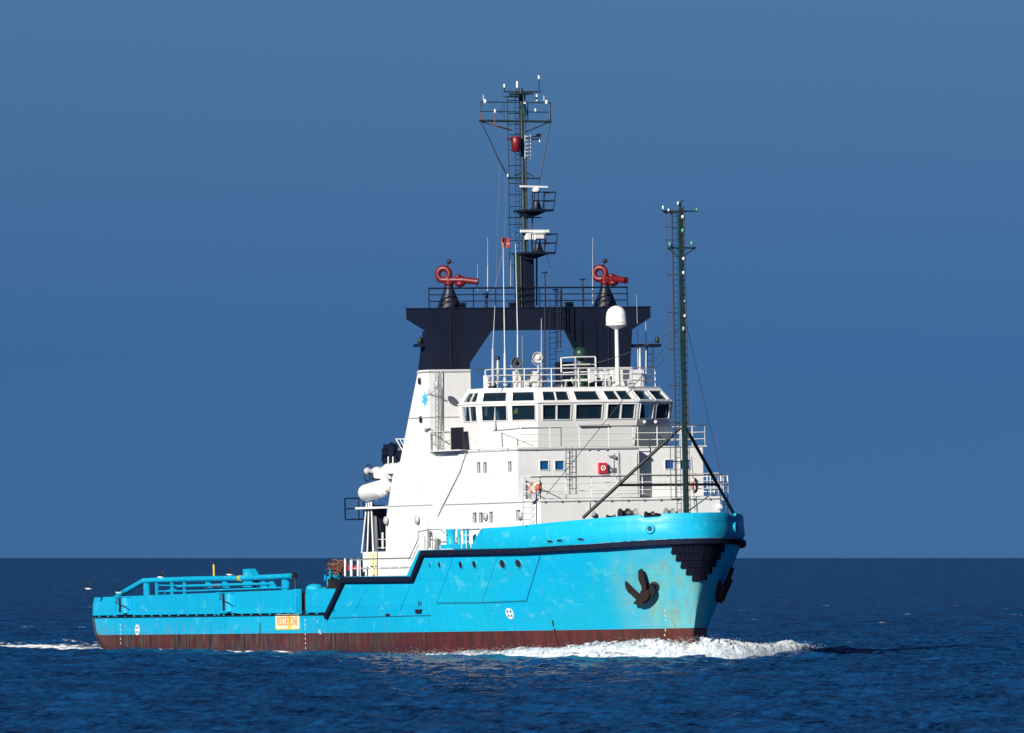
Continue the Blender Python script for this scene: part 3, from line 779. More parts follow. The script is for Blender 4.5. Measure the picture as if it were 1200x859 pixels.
# platforms (deck gratings) seen as thin grey lines
mb = MB()
for a, b in (((614,580),(632,578)), ((655,579),(674,579)), ((694,579),(713,578)), ((722,578.5),(757,578.5))): mb.beam(P(*a, x=xA+.15), P(*b, x=xA+.15), .25, .035)
mb.build('grating', 'lgrey', house)
# fire hose box with small fitting
q = P(706.5, 548.5, x=xB+.14); bxx = MB().box((xB+.003, q[1]-.25, q[2]-.30), (xB+.20, q[1]+.25, q[2]+.30)).build('hose_box', 'redbox', house)
mb = MB(); mb.torus((xB+.21, q[1], q[2]), .13, .03, (0,1,0), (0,0,1), 16, 6); mb.tube((xB+.21,q[1]-.1,q[2]-.15),(xB+.21,q[1]+.1,q[2]+.12), .025, n=5); mb.build('hose_wheel', 'stripe', bxx)
mb = MB(); q = P(716.5, 550, x=xB+.1)
mb.tube(q+V(0,-.18,-.1), q+V(0,.2,-.1), .03, n=5); mb.tube(q+V(0,.2,-.1), q+V(0,.2,.15), .03, n=5); mb.tube(q+V(0,-.1,.12), q+V(0,.1,.0), .04, n=5); mb.build('valve', 'wire', house)
q = P(718, 535.5, x=xB+.1); mb = MB(); mb.prism([q+V(0,-.35,.08), q+V(0,.18,.10), q+V(0,.18,-.12)], (.04,0,0)); mb.tube(q+V(0,.35,.3), q+V(0,.35,-1.6), .02, n=5); mb.build('bracket', 'greydeck', house)
# round vents on lower front
for px, py, r, m_ in ((694,602,.16,'lgrey'), (843,594,.16,'whitem')):
    q = P(px, py, x=xA+.05); mb = MB(); mb.lathe((xA, q[1], q[2]), [(r*.6,0),(r*.6,.06),(r,.08),(r,.18),(r*.7,.22)], 16, axis=(1,0,0)); mb.build('round_vent', m_, lw)
for px, py in ((569.5,605),(610.5,604)):
    q = P(px, py, y=-HW-.06); mb = MB(); mb.lathe((q[0], -HW, q[2]), [(.12,0),(.12,.05),(.22,.08),(.22,.16),(.1,.2)], 16, axis=(0,-1,0)); mb.build('round_vent', 'lgrey', lw)
# conduits and little pipes
mb = MB()
mb.tube(P(690.8,588,x=xA+.05), P(690.8,598,x=xA+.05), .02, n=5); mb.tube((xB+.03,1.45,za+.2),(xB+.03,1.45,ZBR-.3), .02, n=5); mb.tube(P(719,531,x=xB+.04), P(719,556,x=xB+.04), .02, n=5)
mb.build('conduit', 'lgrey', house)
# small grey clips along the hook rail, front and side
mb = MB()
for px in (545, 562, 590, 605, 628, 690, 700, 711): q = P(px, 527, x=xB+.05) if px > 612 else P(px, 527.5, y=-HW-.03); mb.box(tuple(q-V(.03,.05,.03)), tuple(q+V(.03,.05,.03)))
mb.build('edge_clip', 'greydeck', uw)

# ------------------------------------------------------------------ funnel casings and gantry
XC1 = 11.3; YO, YI = 6.5, 3.85
ZWT = float(P(530, 433, x=XC1)[2]); ZPT = float(P(620, 361, x=XC1)[2]); ZPB = float(P(620, 387, x=XC1)[2])
xtop = float(P(490, 433, y=-YO)[0]); xbot = float(P(452, 612, y=-YO)[0]); xbt2 = float(P(469, 540, y=-YO)[0]); zb2 = float(P(469,540,y=-YO)[2]); zbb = float(P(452,612,y=-YO)[2])
gantry = empty('exhaust_gantry', parent=ship)
for sg in (-1, 1):
    prof = [(XC1, 4.5), (XC1, ZWT), (xtop, ZWT), (xbt2, zb2), (float(P(460,558,y=-YO)[0]), float(P(460,558,y=-YO)[2])), (xbot, zbb), (xbot-.1, 4.5)]
    poly = [V(x, sg*YI, z) for x, z in prof]
    cas = outward(MB().prism(poly, (0, sg*(YO-YI), 0)).build('funnel_casing', 'white', ship))
    y = sg*(YO+.004)
    mb = MB()   # weld lines and hook rail
    z_ = float(P(500, 489.5, y=-YO)[2]); xa = float(P(479.5, 489.5, y=-YO)[0])
    mb.box((xa, min(sg*YO, sg*(YO+.05)), z_), (XC1+.04, max(sg*YO, sg*(YO+.05)), z_+.05)); mb.box((XC1, min(sg*YI, sg*YO), z_), (XC1+.04, max(sg*YI, sg*YO), z_+.05))
    mb.box((xtop-.08, min(sg*YO, sg*(YO+.06)), ZWT-.14), (XC1+.05, max(sg*YO, sg*(YO+.06)), ZWT-.06)); mb.box((XC1, min(sg*YI, sg*YO), ZWT-.14), (XC1+.05, max(sg*YI, sg*YO), ZWT-.06))
    mb.build('casing_band', 'lgrey', cas)
    z_ = ZA; xa = float(P(452, 590, y=-YO)[0]); mb = MB(); mb.box((xa, min(sg*YO, sg*(YO+.04)), z_-.03), (XC1+.04, max(sg*YO, sg*(YO+.04)), z_+.02)); mb.build('deck_edge', 'lgrey', cas)
    # dark gantry leg: same section, slightly narrowing, haunch to the cross beam
    ztl = ZPB
    zi = float(P(560, 425, x=XC1)[2]); yi2 = abs(float(P(576.5, 388, x=XC1)[1])); yo2 = abs(float(P(741, 385, x=XC1)[1]))
    legp = [(sg*YO, ZWT), (sg*YI, ZWT), (sg*YI, zi), (sg*yi2, ZPB), (sg*yo2, ZPB), (sg*(YO-.0), ZPB)][:5]
    xa0, xa1 = xtop, float(P(498.5, 388, y=-YO)[0])
    f = [V(XC1-.005, y_, z_) for y_, z_ in legp]; bk = [V(lerp(xa0, xa1, (z_-ZWT)/(ZPB-ZWT)), y_, z_) for y_, z_ in legp]; n_ = len(f)
    leg = outward(MB().add(f+bk, [tuple(range(n_)), tuple(range(n_, 2*n_))[::-1]]+[(i, (i+1) % n_, n_+(i+1) % n_, n_+i) for i in range(n_)]).build('gantry_leg', 'navy', gantry))
    mb = MB()
    for yy in (sg*5.1,): mb.tube((XC1+.03, yy, ZWT+.1), (XC1+.03, yy, ZPT), .03, n=5)
    mb.build('drain_pipe', 'navy', leg)
# cross beam and platform with cantilever ends
ye = abs(float(P(762, 359, x=XC1)[1])); yk = abs(float(P(741, 385, x=XC1)[1])); zlip = float(P(762, 372, x=XC1)[2])
xbk = float(P(476, 362, y=-ye)[0])
poly = [V(xbk, -ye, ZPT), V(xbk, ye, ZPT), V(xbk, ye, zlip), V(xbk, yk, ZPB), V(xbk, -yk, ZPB), V(xbk, -ye, zlip)]
outward(MB().prism(poly, (XC1-xbk, 0, 0)).build('cross_beam', 'navy', gantry))
mb = MB(); mb.box((xbk-.05, -ye-.06, ZPT), (XC1+.06, ye+.06, ZPT+.05)); mb.build('platform_edge', 'navy', gantry)
mb = MB(); yr = 6.40
rail(mb, [(XC1,-yr,ZPT+.05),(XC1,yr,ZPT+.05)], h=1.12, rails=3, gap=1.42, r=.032, topr=.05); rail(mb, [(xbk,-yr,ZPT+.05),(xbk,yr,ZPT+.05)], h=1.12, rails=3, gap=1.42, r=.03)
rail(mb, [(XC1,-yr,ZPT+.05),(xbk,-yr,ZPT+.05)], h=1.12, rails=3, gap=2); rail(mb, [(XC1,yr,ZPT+.05),(xbk,yr,ZPT+.05)], h=1.12, rails=3, gap=2); mb.build('gantry_railing', 'navy', gantry)
# side arms with lamps under the cantilever
for a, b, l_ in (((488,404.5),(500,405),(492,398.5)), ((741,405),(772,403),(770,398))):
    mb = MB(); A_, B_ = P(*a, x=XC1-.4), P(*b, x=XC1-.4); mb.box((XC1-.8, min(A_[1],B_[1]), A_[2]-.10), (XC1-.1, max(A_[1],B_[1]), A_[2]+.08)); o = mb.build('lamp_arm', 'navy', gantry)
    q = P(*l_, x=XC1-.4); MB().lathe(q-V(0,0,.2), [(.09,0),(.13,.05),(.13,.28),(.06,.36)], 12).build('lamp', 'black', o)
mb = MB(); ladder(mb, P(762,431,x=XC1-.4), P(762,407,x=XC1-.4), .35); ladder(mb, P(648,440,x=XC1+.35), P(648,352,x=XC1+.35), .42)
for zz in np.linspace(0, 1, 7): q = lerp(P(656,412,x=XC1+.5), P(656,342,x=XC1+.5), zz); mb.tube(q-V(0,.35,0), q+V(.3,0,0), .018, n=4)
mb.tube(P(657,408,x=XC1+.6), P(657,340,x=XC1+.6), .03, n=5); mb.tube(P(653.5,408,x=XC1+.6), P(653.5,340,x=XC1+.6), .03, n=5); mb.build('gantry_ladder', 'navy', gantry)
# small boxes, posts on the platform
for px, y0, r in ((569.5,345,.09),(638.5,320,.04),(682.8,328,.05),(651,340,.05)):
    mb = MB(); q = P(px, y0, x=XC1-.2); mb.tube((q[0],q[1],ZPT+.05), q, r, r*.8, n=8); mb.box((q[0]-.14,q[1]-.12,q[2]), (q[0]+.14,q[1]+.12,q[2]+.07)); mb.build('vent_post', 'navy', gantry)
mb = MB()
for px in (541, 601, 667): q = P(px, 357, x=XC1-.5); mb.box((q[0]-.2,q[1]-.18,ZPT+.05),(q[0]+.2,q[1]+.18,ZPT+.35))
mb.build('junction_box', 'navy', gantry)
# white casing fittings -----------------------------------------------------
cas = [o for o in bpy.data.objects if o.name.startswith('funnel_casing')][0]
for px, py in ((492.5,447),(494,492)):
    q = P(px, py, y=-YO); mb = MB(); mb.box((q[0]-.12,-YO-.10,q[2]-.14),(q[0]+.12,-YO-.003,q[2]+.12)); mb.ball((q[0],-YO-.05,q[2]+.12), .10, 10, 6); mb.build('deck_lamp', 'black', cas)
# emblem: seven-pointed star in blue
q = P(498, 468, y=-YO-.01); st = []
for i in range(14): a = pi/2+2*pi*i/14+.15; r = .50 if i % 2 == 0 else .22; st.append((q[0]+r*1.0*cos(a), -YO-.006, q[2]+r*sin(a)*1.0))
MB().prism(st, (0,-.012,0)).build('star_emblem', 'star', cas)
mb = MB(); q1, q2 = P(501,463,y=-YO-.02), P(510,457,y=-YO-.02); mb.beam(q1, q2, .03, .07, up=(0,0,1)); mb.beam(P(502.5,462,y=-YO-.02), P(502.5,456,y=-YO-.02), .03, .05); mb.build('emblem_streak', 'lgrey', cas)
mb = MB(); mb.prism([P(505,501.5,y=-YO-.05), P(499,506,y=-YO-.05), P(500,502,y=-YO-.05)], (0,-.1,0)); mb.build('bracket', 'greydeck', cas)
# pipes/ladder up the edge of the casing, balcony
mb = MB()
for px in (510.5, 513, 517): mb.tube(P(px, 524, x=XC1+.15), P(px, 434, x=XC1+.15), .028, n=5)
ladder(mb, P(513,526,x=XC1+.2), P(513,436,x=XC1+.2), .32)
mb.tube(P(518,455,x=XC1+.1), P(514.5,520,x=XC1+.1), .03, n=5); mb.build('casing_pipe', 'lgrey', cas)
zbal = float(P(520,527.5,x=13.3)[2]); xb_ = 13.9
mb = MB(); mb.box((XC1, -YO-.1, zbal-.06), (15.3, -HW+.02, zbal)); mb.build('balcony', 'white', cas)
mb = MB(); rail(mb, [(XC1+.1,-YO-.05,zbal),(14.0,-YO-.05,zbal)], h=1.05, rails=2, gap=1., r=.028); mb.tube(P(508,507,x=XC1+.3), P(530,507,x=14.2), .035, n=5); mb.build('balcony_railing', 'lgrey', cas)
q0, q1 = P(530.5,527,y=-YO), P(543.5,500.5,y=-YO)
mb = MB(); mb.box((q0[0],-YO-.10,zbal+.0),(q1[0]-.05,-YO+.02,q1[2])); slb = mb.build('sidelight_screen', 'black', cas)
# raking fin bulwark between the balcony and the main deck
YQ = -6.22
fin = [P(x_, y_, y=YQ) for x_, y_ in ((540,527.5),(546,528),(538,553),(514,601),(505,618),(505,641),(502.5,641),(502.5,600),(512,583))]
outward(MB().prism(fin, (0, .06, 0)).build('raking_fin', 'white', house))
# vents on casing foot
for px, py in ((454.5,610),(491,609),(513.5,451)):
    q = P(px, py, y=-YO); mb = MB(); mb.lathe((q[0],-YO,q[2]), [(.1,0),(.1,.08),(.24,.12),(.24,.18),(.12,.24)], 14, axis=(0,-1,0)); mb.build('round_vent', 'lgrey', cas)

# block between casings behind the wheelhouse
mb = MB(); mb.box((8.2,-4.3,ZA), (13.0,4.3,ZBR+1.6)); mb.build('engine_house', 'white', ship)
# raised side-deck bulkhead below the casing (white wall behind the step railing)
qa = P(425,647,y=-6.6); mb = MB(); mb.box((float(qa[0]),-6.6,4.5),(12.6,-5.0,float(qa[2]))); mb.box((float(qa[0]),5.0,4.5),(12.6,6.6,float(qa[2]))); mb.build('side_bulkhead', 'white', house)
zs = deckz(6)
railing([(2.6,-7.55,4.55),(10.4,-7.55,4.55)], h=1.0, rails=2, gap=1.3, r=.025)
mb = MB(); mb.tube((2.0,-7.55,5.58),(10.6,-7.55,5.58), .035, n=6); mb.build('top_rail', 'wire', house)
railing([(2.6,7.5,4.55),(10.4,7.5,4.55)], h=1.0, rails=2, gap=1.3)
# three white stanchions with a red panel at the break of the deck
mb = MB()
for px in (404.5, 412, 419.5): mb.tube(P(px,675,y=-7.5), P(px,654.5,y=-7.5), .07, n=8)
o = mb.build('stanchion', 'whitem', house)
q0, q1 = P(405,668.5,y=-7.3), P(419,662.5,y=-7.3); MB().box((q0[0],-7.34,q0[2]),(q1[0],-7.28,q1[2])).build('warning_board', 'redbox', o)
# inclined stair handrail at the second step, bits on the forecastle side deck
mb = MB(); q = [P(479,656,y=-7.4), P(490,632,y=-7.4), P(490,623,y=-7.4), P(504,620.5,y=-7.4), P(517,620.5,y=-7.4), P(521,625,y=-7.4)]; mb.path(q, .035, 6); mb.path([P(483,656,y=-7.4), P(490.5,638,y=-7.4)], .025, 5)
for px in (498,501.5,507,510): mb.tube(P(px,644,y=-7.3), P(px,628 if px != 501.5 else 618,y=-7.3), .028, n=5)
mb.build('stair_rail', 'greydeck', house)
mb = MB()
mb.tube(P(503,642,y=-7.0), P(503,622,y=-7.0), .10, n=8); mb.ball(P(504,626,y=-7.0), .17, 8, 6); mb.build('hose_reel', 'greydeck', house)
# cyan deck gear: capstan drums and bollards between the rail end and the bulwark
for px, w_, y0, y1, nm in ((528.5,.26,620,640,'drum'), (538,.10,620,640,'post'), (546.5,.17,619,640,'drum')):
    q = P(px, y1, y=-6.9); zt = float(P(px, y0, y=-6.9)[2]); mb = MB(); mb.lathe((q[0],q[1],6.05), [(w_*1.25,0),(w_*1.25,.08),(w_,.12),(w_,zt-6.05-.14),(w_*1.12,zt-6.05-.10),(w_*1.12,zt-6.05)], 18); mb.build('capstan', 'cyan', house)
q = P(527,641,y=-6.9); mb = MB(); mb.box((q[0]-.7,q[1]-.25,6.05),(q[0]+2.6,q[1]+.25,6.30)); mb.build('capstan_base', 'cyan', house)
railing([P(541,643,y=-7.5)*V(1,1,0)+V(0,0,6.05), P(552,643,y=-7.5)*V(1,1,0)+V(0,0,6.05)], h=1.1, rails=3, gap=.6)
mb = MB(); mb.tube(P(541,621,y=-7.5), P(562,620,y=-7.5), .035, n=6); mb.build('top_rail', 'wire', house)

# ------------------------------------------------------------------ foredeck gear peeping over the bulwark
for px, py, r, m_ in ((731,602,.30,'black'), (741,601.5,.28,'greydeck'), (761,603,.19,'black'), (784.5,601.5,.30,'greydeck'), (793,602,.22,'greydeck'), (716,606,.14,'black')):
    x_ = 28.6 if px < 750 else 29.6; q = P(px, py, x=x_); mb = MB(); mb.lathe((x_, q[1]-.25, q[2]), [(r,0),(r,.06),(r*.6,.08),(r*.6,.42),(r,.44),(r,.5)], 16, axis=(0,1,0)); mb.box((x_-.15,q[1]-.1,6.2),(x_+.15,q[1]+.1,q[2])); mb.build('windlass', m_, ship)
mb = MB(); mb.tube(P(755,605.5,x=30.2), P(773,604.5,x=30.2), .06, n=6); mb.tube(P(768,602.5,x=30.2), P(774,603.5,x=30.2), .09, n=6); mb.build('fairlead_roller', 'rustdark', ship)

# ------------------------------------------------------------------ lifebuoys (things: they lift off their brackets)
def lifebuoy(px, py, x_, label, tilt=0., R=.30):
    q = P(px, py, x=x_); o = empty('lifebuoy'); o.matrix_world = mw @ Matrix.Translation(tuple(q)) @ Matrix.Rotation(tilt, 4, 'Z')
    MB().torus((0,0,0), R, .085, (0,1,0), (0,0,1), 28, 10).build('ring', 'orange', o)
    for k in range(4):
        a = pi/4+k*pi/2; MB().torus((0,0,0), R, .092, (0,1,0), (0,0,1), 4, 10, a-.2, a+.2).build('white_band', 'stripe', o)
    tag(o, label, 'lifebuoy', 'lifebuoys on the deck rails')
lifebuoy(632, 571, xA+.2, 'orange lifebuoy on the white front rail beside the ladder, left of the red hose box', .9)
lifebuoy(624, 572, xA+.05, 'lifebuoy at the starboard end of the front rail, seen edge-on beside another', -1.1, .26)
lifebuoy(814, 569, xA+.15, 'orange lifebuoy hanging right behind the foot of the slim bow mast', .75, .36)
mb = MB(); mb.tube(P(814.5,598,x=xA+.15), P(810.5,535,x=xA+.15), .022, n=5); mb.build('whip_antenna', 'wire', house)

# ------------------------------------------------------------------ fire monitors
def monitor(px, yaw, x_=XC1-1.0, ring=None):
    base = P(px, 358, x=x_); o = empty('fire_monitor', tuple(V(base[0], base[1], ZPT+.05)), parent=ship)
    MB().lathe((0,0,0), [(.72,0),(.70,.06),(.26,1.15),(.26,1.30)], 20).build('pedestal', 'navy', o)
    gp = MB()
    for s_ in (-1, 1): gp.beam((0, s_*.62, .05), (0, s_*.2, 1.2), .08, .05)
    gp.build('gusset', 'navy', o)
    c, s = cos(yaw), sin(yaw); R = lambda a, b: (a*c, a*s, b)       # aim in plan
    h = 1.55
    MB().lathe((0,0,1.25), [(.24,0),(.24,.12),(.30,.13),(.30,.22),(.2,.25),(.2,.45)], 16).build('swivel', 'red', o)
    e1, e2 = R(1,0), (0,0,1)
    cc = V(*R(-.30, h+.42))
    if ring is not None: e1 = (cos(ring), sin(ring), 0); cc = V(-.30*cos(ring), -.30*sin(ring), h+.42)
    MB().torus(cc, .34, .175, e1, e2, 36, 12).build('pipe_loop', 'red', o)
    b = MB(); b.tube(R(-.35,h+.08), R(.75,h+.06), .19, .17, 14); b.tube(R(.75,h+.06), R(1.62,h-.05), .20, .17, 14); b.tube(R(1.58,h-.05), R(1.72,h-.06), .20, .20, 14)
    b.lathe(R(.42,h+.07), [(.24,-.04),(.24,.04)], 14, axis=R(1,0)); b.lathe(R(.80,h+.06), [(.24,-.05),(.24,.05)], 14, axis=R(1,0)); b.build('barrel', 'red', o)
    v = MB(); v.ball(R(.55,h+.24), .20, 12, 8, (1,1,.8)); v.ball(R(.66,h-.16), .25, 12, 8, (1.2,1.2,.8)); v.build('valve_body', 'red', o)
    l = MB(); l.tube(R(-.1,h+.72), R(0,h+1.08), .035, n=6); l.ball(R(.03,h+1.14), .14, 10, 7); l.tube(R(.0,h+1.05), R(.28,h+1.1), .04, n=6); l.build('spot_lamp', 'black', o)
    g_ = MB(); g_.torus(R(-.62,h+.05), .13, .02, e1, e2, 12, 5); g_.build('hand_wheel', 'rustdark', o)
monitor(526.5, radians(52)); monitor(709.5, radians(18), ring=radians(48))

# ------------------------------------------------------------------ main mast
mast = empty('main_mast', parent=ship); XM = 10.9
p = lambda px, py, dx=0: P(px, py, x=XM+dx)
b0, b1 = p(614.5,358), p(614,297)
tr = MB(); tr.box((XM-.45, p(612,330)[1]-.0, ZPT), (XM+.35, p(623,330)[1], b1[2])); tr.build('mast_trunk', 'navy', mast)
tr = MB(); tr.box((XM-.30, p(605.5,330)[1], ZPT), (XM+.20, p(611.8,330)[1], b1[2])); tr.tube((XM+.25, p(608.5,330)[1], ZPT), (XM+.25, p(608.5,330)[1], b1[2]), .05); tr.build('mast_trunk', 'mast', mast)
yax = float(p(612.5,200)[1])
tr = MB(); tr.tube((XM, yax, b1[2]), (XM, yax, float(p(612,103)[2])), .14, .10, 12); tr.build('mast_pole', 'mast', mast)
tr = MB(); tr.tube((XM+.1, yax+.17, b1[2]), (XM+.1, yax+.17, float(p(612,110)[2])), .05, n=6); tr.tube(p(629,358), p(629,297), .055, n=6); tr.tube(p(623.5,295), p(624,250), .05, n=6); tr.build('cable_pipe', 'mast', mast)
z = lambda py: float(p(612, py)[2]); y = lambda px, py=200: float(p(px, py)[1])
mb = MB(); ladder(mb, p(606.5,297,.1), p(606,108,.1), .25, step=.30, r=.024); mb.build('mast_ladder', 'mast', mast)
mb = MB(); mb.tube(p(597.5,312), p(596.5,205), .03, n=5); mb.tube(p(596.5,205), p(594.5,112), .03, n=5)
for py in (118,133,146,158,163,176,194,208,215,228,242,263,282,297,311): mb.tube((XM, y(597 if py > 150 else 595, py), z(py)), (XM, y(612, py), z(py)), .026, n=5)
mb.build('ladder_cage', 'mast', mast)
def yard(px0, px1, py, r, name='yard', dx=0, slope=0):
    return MB().tube(p(px0, py, dx), p(px1, py+slope, dx), r, n=6).build(name, 'mast', mast)
yard(561.5, 646, 141.5, .075, slope=1); yard(563, 645, 119.5, .035, slope=1); yard(563, 645, 130.5, .03, slope=1); yard(590.5, 634, 107.5, .045); yard(594, 633.5, 163, .045); yard(594.5, 633, 209, .05); yard(594.5, 634, 255, .04)
mb = MB()
for px in (563.3, 590.5, 618.5, 645): mb.tube(p(px, 119.5), p(px, 142), .03, n=5)
for q in (((563.5,143),(571,158)), ((571,158),(585,188)), ((585,188),(594,205)), ((645,143),(633,207)), ((645,142.5),(615.5,155)), ((563.5,142.5),(600,153)), ((595,207),(583.5,186)), ((632,207),(631,217))): mb.tube(p(*q[0]), p(*q[1]), .035, n=5)
mb.tube(p(602,206), p(612,201), .03, n=5); mb.tube(p(626,207), p(614,201), .03, n=5)
mb.tube(p(591,107), p(591,101), .035, n=5); mb.tube(p(606,107), p(606,102), .035, n=5); mb.tube(p(632,107), p(631.5,92), .035, n=5); mb.torus(p(587,130), .10, .02, (0,1,0), (0,0,1), 14, 5)
mb.build('mast_strut', 'mast', mast)
mb = MB(); mb.box((XM-.5, y(594,105), z(113)-.03), (XM+.4, y(606,105), z(113)+.03)); mb.box((XM-.5, y(601,105), z(111)), (XM+.5, y(620,105), z(111)+.10)); mb.build('mast_head', 'mast', mast)
for px, py, hh_, r in ((591,100.5,.30,.09),(606,99,.55,.10),(631.5,90.5,.30,.10),(568.5,118.5,.30,.15),(640.5,119.5,.30,.15),(580,130,.28,.10),(627.5,128.8,.25,.09),(629,114.5,.55,.10),(615,122,.35,.13),(595,205.5,.25,.08),(632.5,165,.2,.08)):
    r *= .58; hh_ *= .72; q = p(px, py, .1); MB().lathe(q-V(0,0,hh_/2), [(r*.7,0),(r,.04),(r,hh_-.06),(r*.5,hh_)], 10).build('mast_lamp', 'lens', mast)
for a, b in (((566.5,111),(566.5,117)),((637.5,112),(637.5,118))): MB().tube(p(*a), p(*b), .035, n=6).build('whip_antenna', 'lgrey', mast)
mb = MB()
for a, b in (((563.5,132),(563,141)),((565,137),(568,141)),((579.5,133),(580,146)),((644.5,127),(644,140)),((571,144),(582,148)),((582,147),(597,151))): mb.tube(p(*a,.08), p(*b,.08), .028, n=5)
mb.build('insulator', 'rope', mast)
mb = MB(); q = p(604.5,169,.25); mb.lathe(q-V(0,0,.45), [(.16,0),(.22,.02),(.28,.45),(.30,.80),(.20,.9)], 12); mb.box(tuple(q+V(-.1,-.36,.25)), tuple(q+V(.1,.34,.40))); mb.build('signal_basket', 'red', mast)
mb = MB()
for py in np.arange(160,187,4.5): q = p(617.5,py,.15); mb.torus(q, .14, .03, (0,1,0), (1,0,0), 10, 5); 
mb.tube(p(615.3,158,.15), p(615.3,186,.15), .035, n=5); mb.tube(p(621.8,158,.15), p(621.8,186,.15), .035, n=5); mb.build('dipole_array', 'lgrey', mast)
mb = MB(); mb.tube(p(612,122,.15), p(616,135,.15), .16, .16, n=10); mb.build('floodlight', 'mastgreen', mast)
mb = MB(); mb.tube(p(622,160), p(633,160), .035, n=5); mb.box(tuple(p(631,158.5)-V(.1,.12,.09)), tuple(p(631,158.5)+V(.1,.12,.09))); mb.build('horn', 'black', mast)
# radar platforms
def radar(pyf, px0, px1, bar, thick, railx, rtop, big):
    o = MB(); zf = z(pyf)
    o.box((XM-.5, y(px0,pyf), zf-.12), (XM+1.0, y(px1,pyf), zf)); o.prism([(XM-.3,y(px0+2,pyf),zf-.12),(XM-.3,y(px1-6,pyf),zf-.12),(XM-.3,y(px0+14,pyf),zf-.42),(XM-.3,y(px0+6,pyf),zf-.42)], (1.0,0,0))
    pl = o.build('radar_platform', 'navy', mast)
    r_ = MB(); zt = z(rtop); top = [V(XM+1.0, y(px0+9,pyf), zt), V(XM+1.0, y(railx,pyf), zt), V(XM-.4, y(railx,pyf), zt)]; lo = [V(XM+1.0, y(px0+9,pyf), zf), V(XM+1.0, y(px1-.5,pyf), zf), V(XM-.4, y(px1-.5,pyf), zf)]
    for L_ in (top, [lerp(a, b, .5) for a, b in zip(lo, top)]): r_.path(L_, .032, 5)
    for a, b in zip(lo, top): r_.tube(a, b, .035, n=5)
    q = lerp(lo[0], lo[1], .55); r_.tube(q, lerp(top[0], top[1], .5), .032, n=5); r_.build('platform_railing', 'navy', pl)
    cy = y((bar[0]+bar[1])/2+ (1 if big else 0), pyf); zb_ = z(bar[2])
    pd = MB(); pd.lathe((XM+.35, cy, zf), [(.36,0),(.30,.08),(.17,.42),(.17,.5)], 14)
    for a in (-1, 1): pd.tube((XM+.35, cy+a*.13, zf+.45), (XM+.35, cy+a*.13, zb_-.25), .04, n=6)
    pd.build('radar_pedestal', 'navy', pl)
    gb = MB()
    if big: gb.box((XM+.10, cy-.32, zb_-.52), (XM+.65, cy+.32, zb_-.12)); gb.box((XM+.10, y(613.5,275), zb_-.50), (XM+.5, y(620,275), zb_-.14))
    else: gb.ball((XM+.35, cy, zb_-.22), .23, 14, 8, (1,1,.85))
    gb.tube((XM+.35, cy, zb_-.2), (XM+.35, cy, zb_), .06); gb.build('radar_gearbox', 'dome', pl)
    a, b = p(bar[0], bar[2], .35), p(bar[1], bar[2]+ (0 if big else .8), .35)
    MB().beam(a, b, .16, thick).build('radar_scanner', 'dome', pl)
radar(246, 606, 640, (609.5,641.5,218.3), .10, 642.5, 226, False)
radar(296, 605, 642, (610,643,270.8), .15, 644.5, 275, True)
# stays
mb = MB()
for a, b in (((586,188),(583,260)),((583,260),(581,352)),((593,210),(590,352)),((626,215),(629,250)),((640,297),(652,340)),((588,300),(577,352))): mb.tube(p(*a), p(*b), .012, n=4)
mb.build('mast_stay', 'wire', mast)

# flag of the mast halyard: a thing of its own
fl = empty('signal_flag'); fl.matrix_world = mw @ Matrix.Translation(tuple(p(592,284)))
a0, a1 = p(587,279)-p(592,284), p(597,290)-p(592,284)
def cloth(u0, u1, v0, v1, off, nm, m):
    mb = MB(); n_ = 14; vs = []
    for i in range(n_+1):
        for j in range(3):
            u = lerp(u0, u1, i/n_); v = lerp(v0, v1, j/2); vs.append((off+.07*sin(u*7+v*1.5)+.03*sin(u*15), lerp(a0[1], a1[1], u), lerp(a0[2], a1[2], v)-.05*u*sin(3*v)))
    mb.add(vs, [(i*3+j, (i+1)*3+j, (i+1)*3+j+1, i*3+j+1) for i in range(n_) for j in range(2)], True); return mb.build(nm, m, fl)
cloth(0, 1, 0, 1, 0, 'flag_cloth', 'flag'); cloth(.0, 1, .44, .58, .012, 'flag_cross', 'flagw'); cloth(.56, .70, 0, 1, .014, 'flag_cross', 'flagw')
tag(fl, 'small red flag with pale cross flying left of the main mast below the radars', 'flag')

# ------------------------------------------------------------------ wheelhouse top gear
top = wheel; zr = ZR+.10
xq = 17.2
mb = MB()
q0, q1 = P(569,452,x=15.2), P(768,452,x=15.2)
def rp(px, x_): a = P(px, 452, x=x_); return V(a[0], a[1], zr)
rail(mb, [rp(569,15.2), rp(583,17.3), rp(741,17.6), rp(768,15.2)], h=1.08, rails=3, gap=1.55, r=.03); mb.build('roof_railing', 'whitem', top)
mb = MB(); mb.tube(rp(556,14)+V(0,0,1.15), rp(770,14)+V(0,0,1.15), .03, n=5); mb.build('top_rail', 'wire', top)
mb = MB(); A_, B_ = P(675,454,x=17.4), P(698.5,454,x=17.4)
rail(mb, [V(A_[0],A_[1],zr),V(B_[0],B_[1],zr)], h=1.72, rails=4, gap=3, r=.04); rail(mb, [V(A_[0],A_[1],zr),V(15.6,A_[1],zr)], h=1.72, rails=4, gap=3, r=.04); mb.build('dome_guard', 'whitem', top)
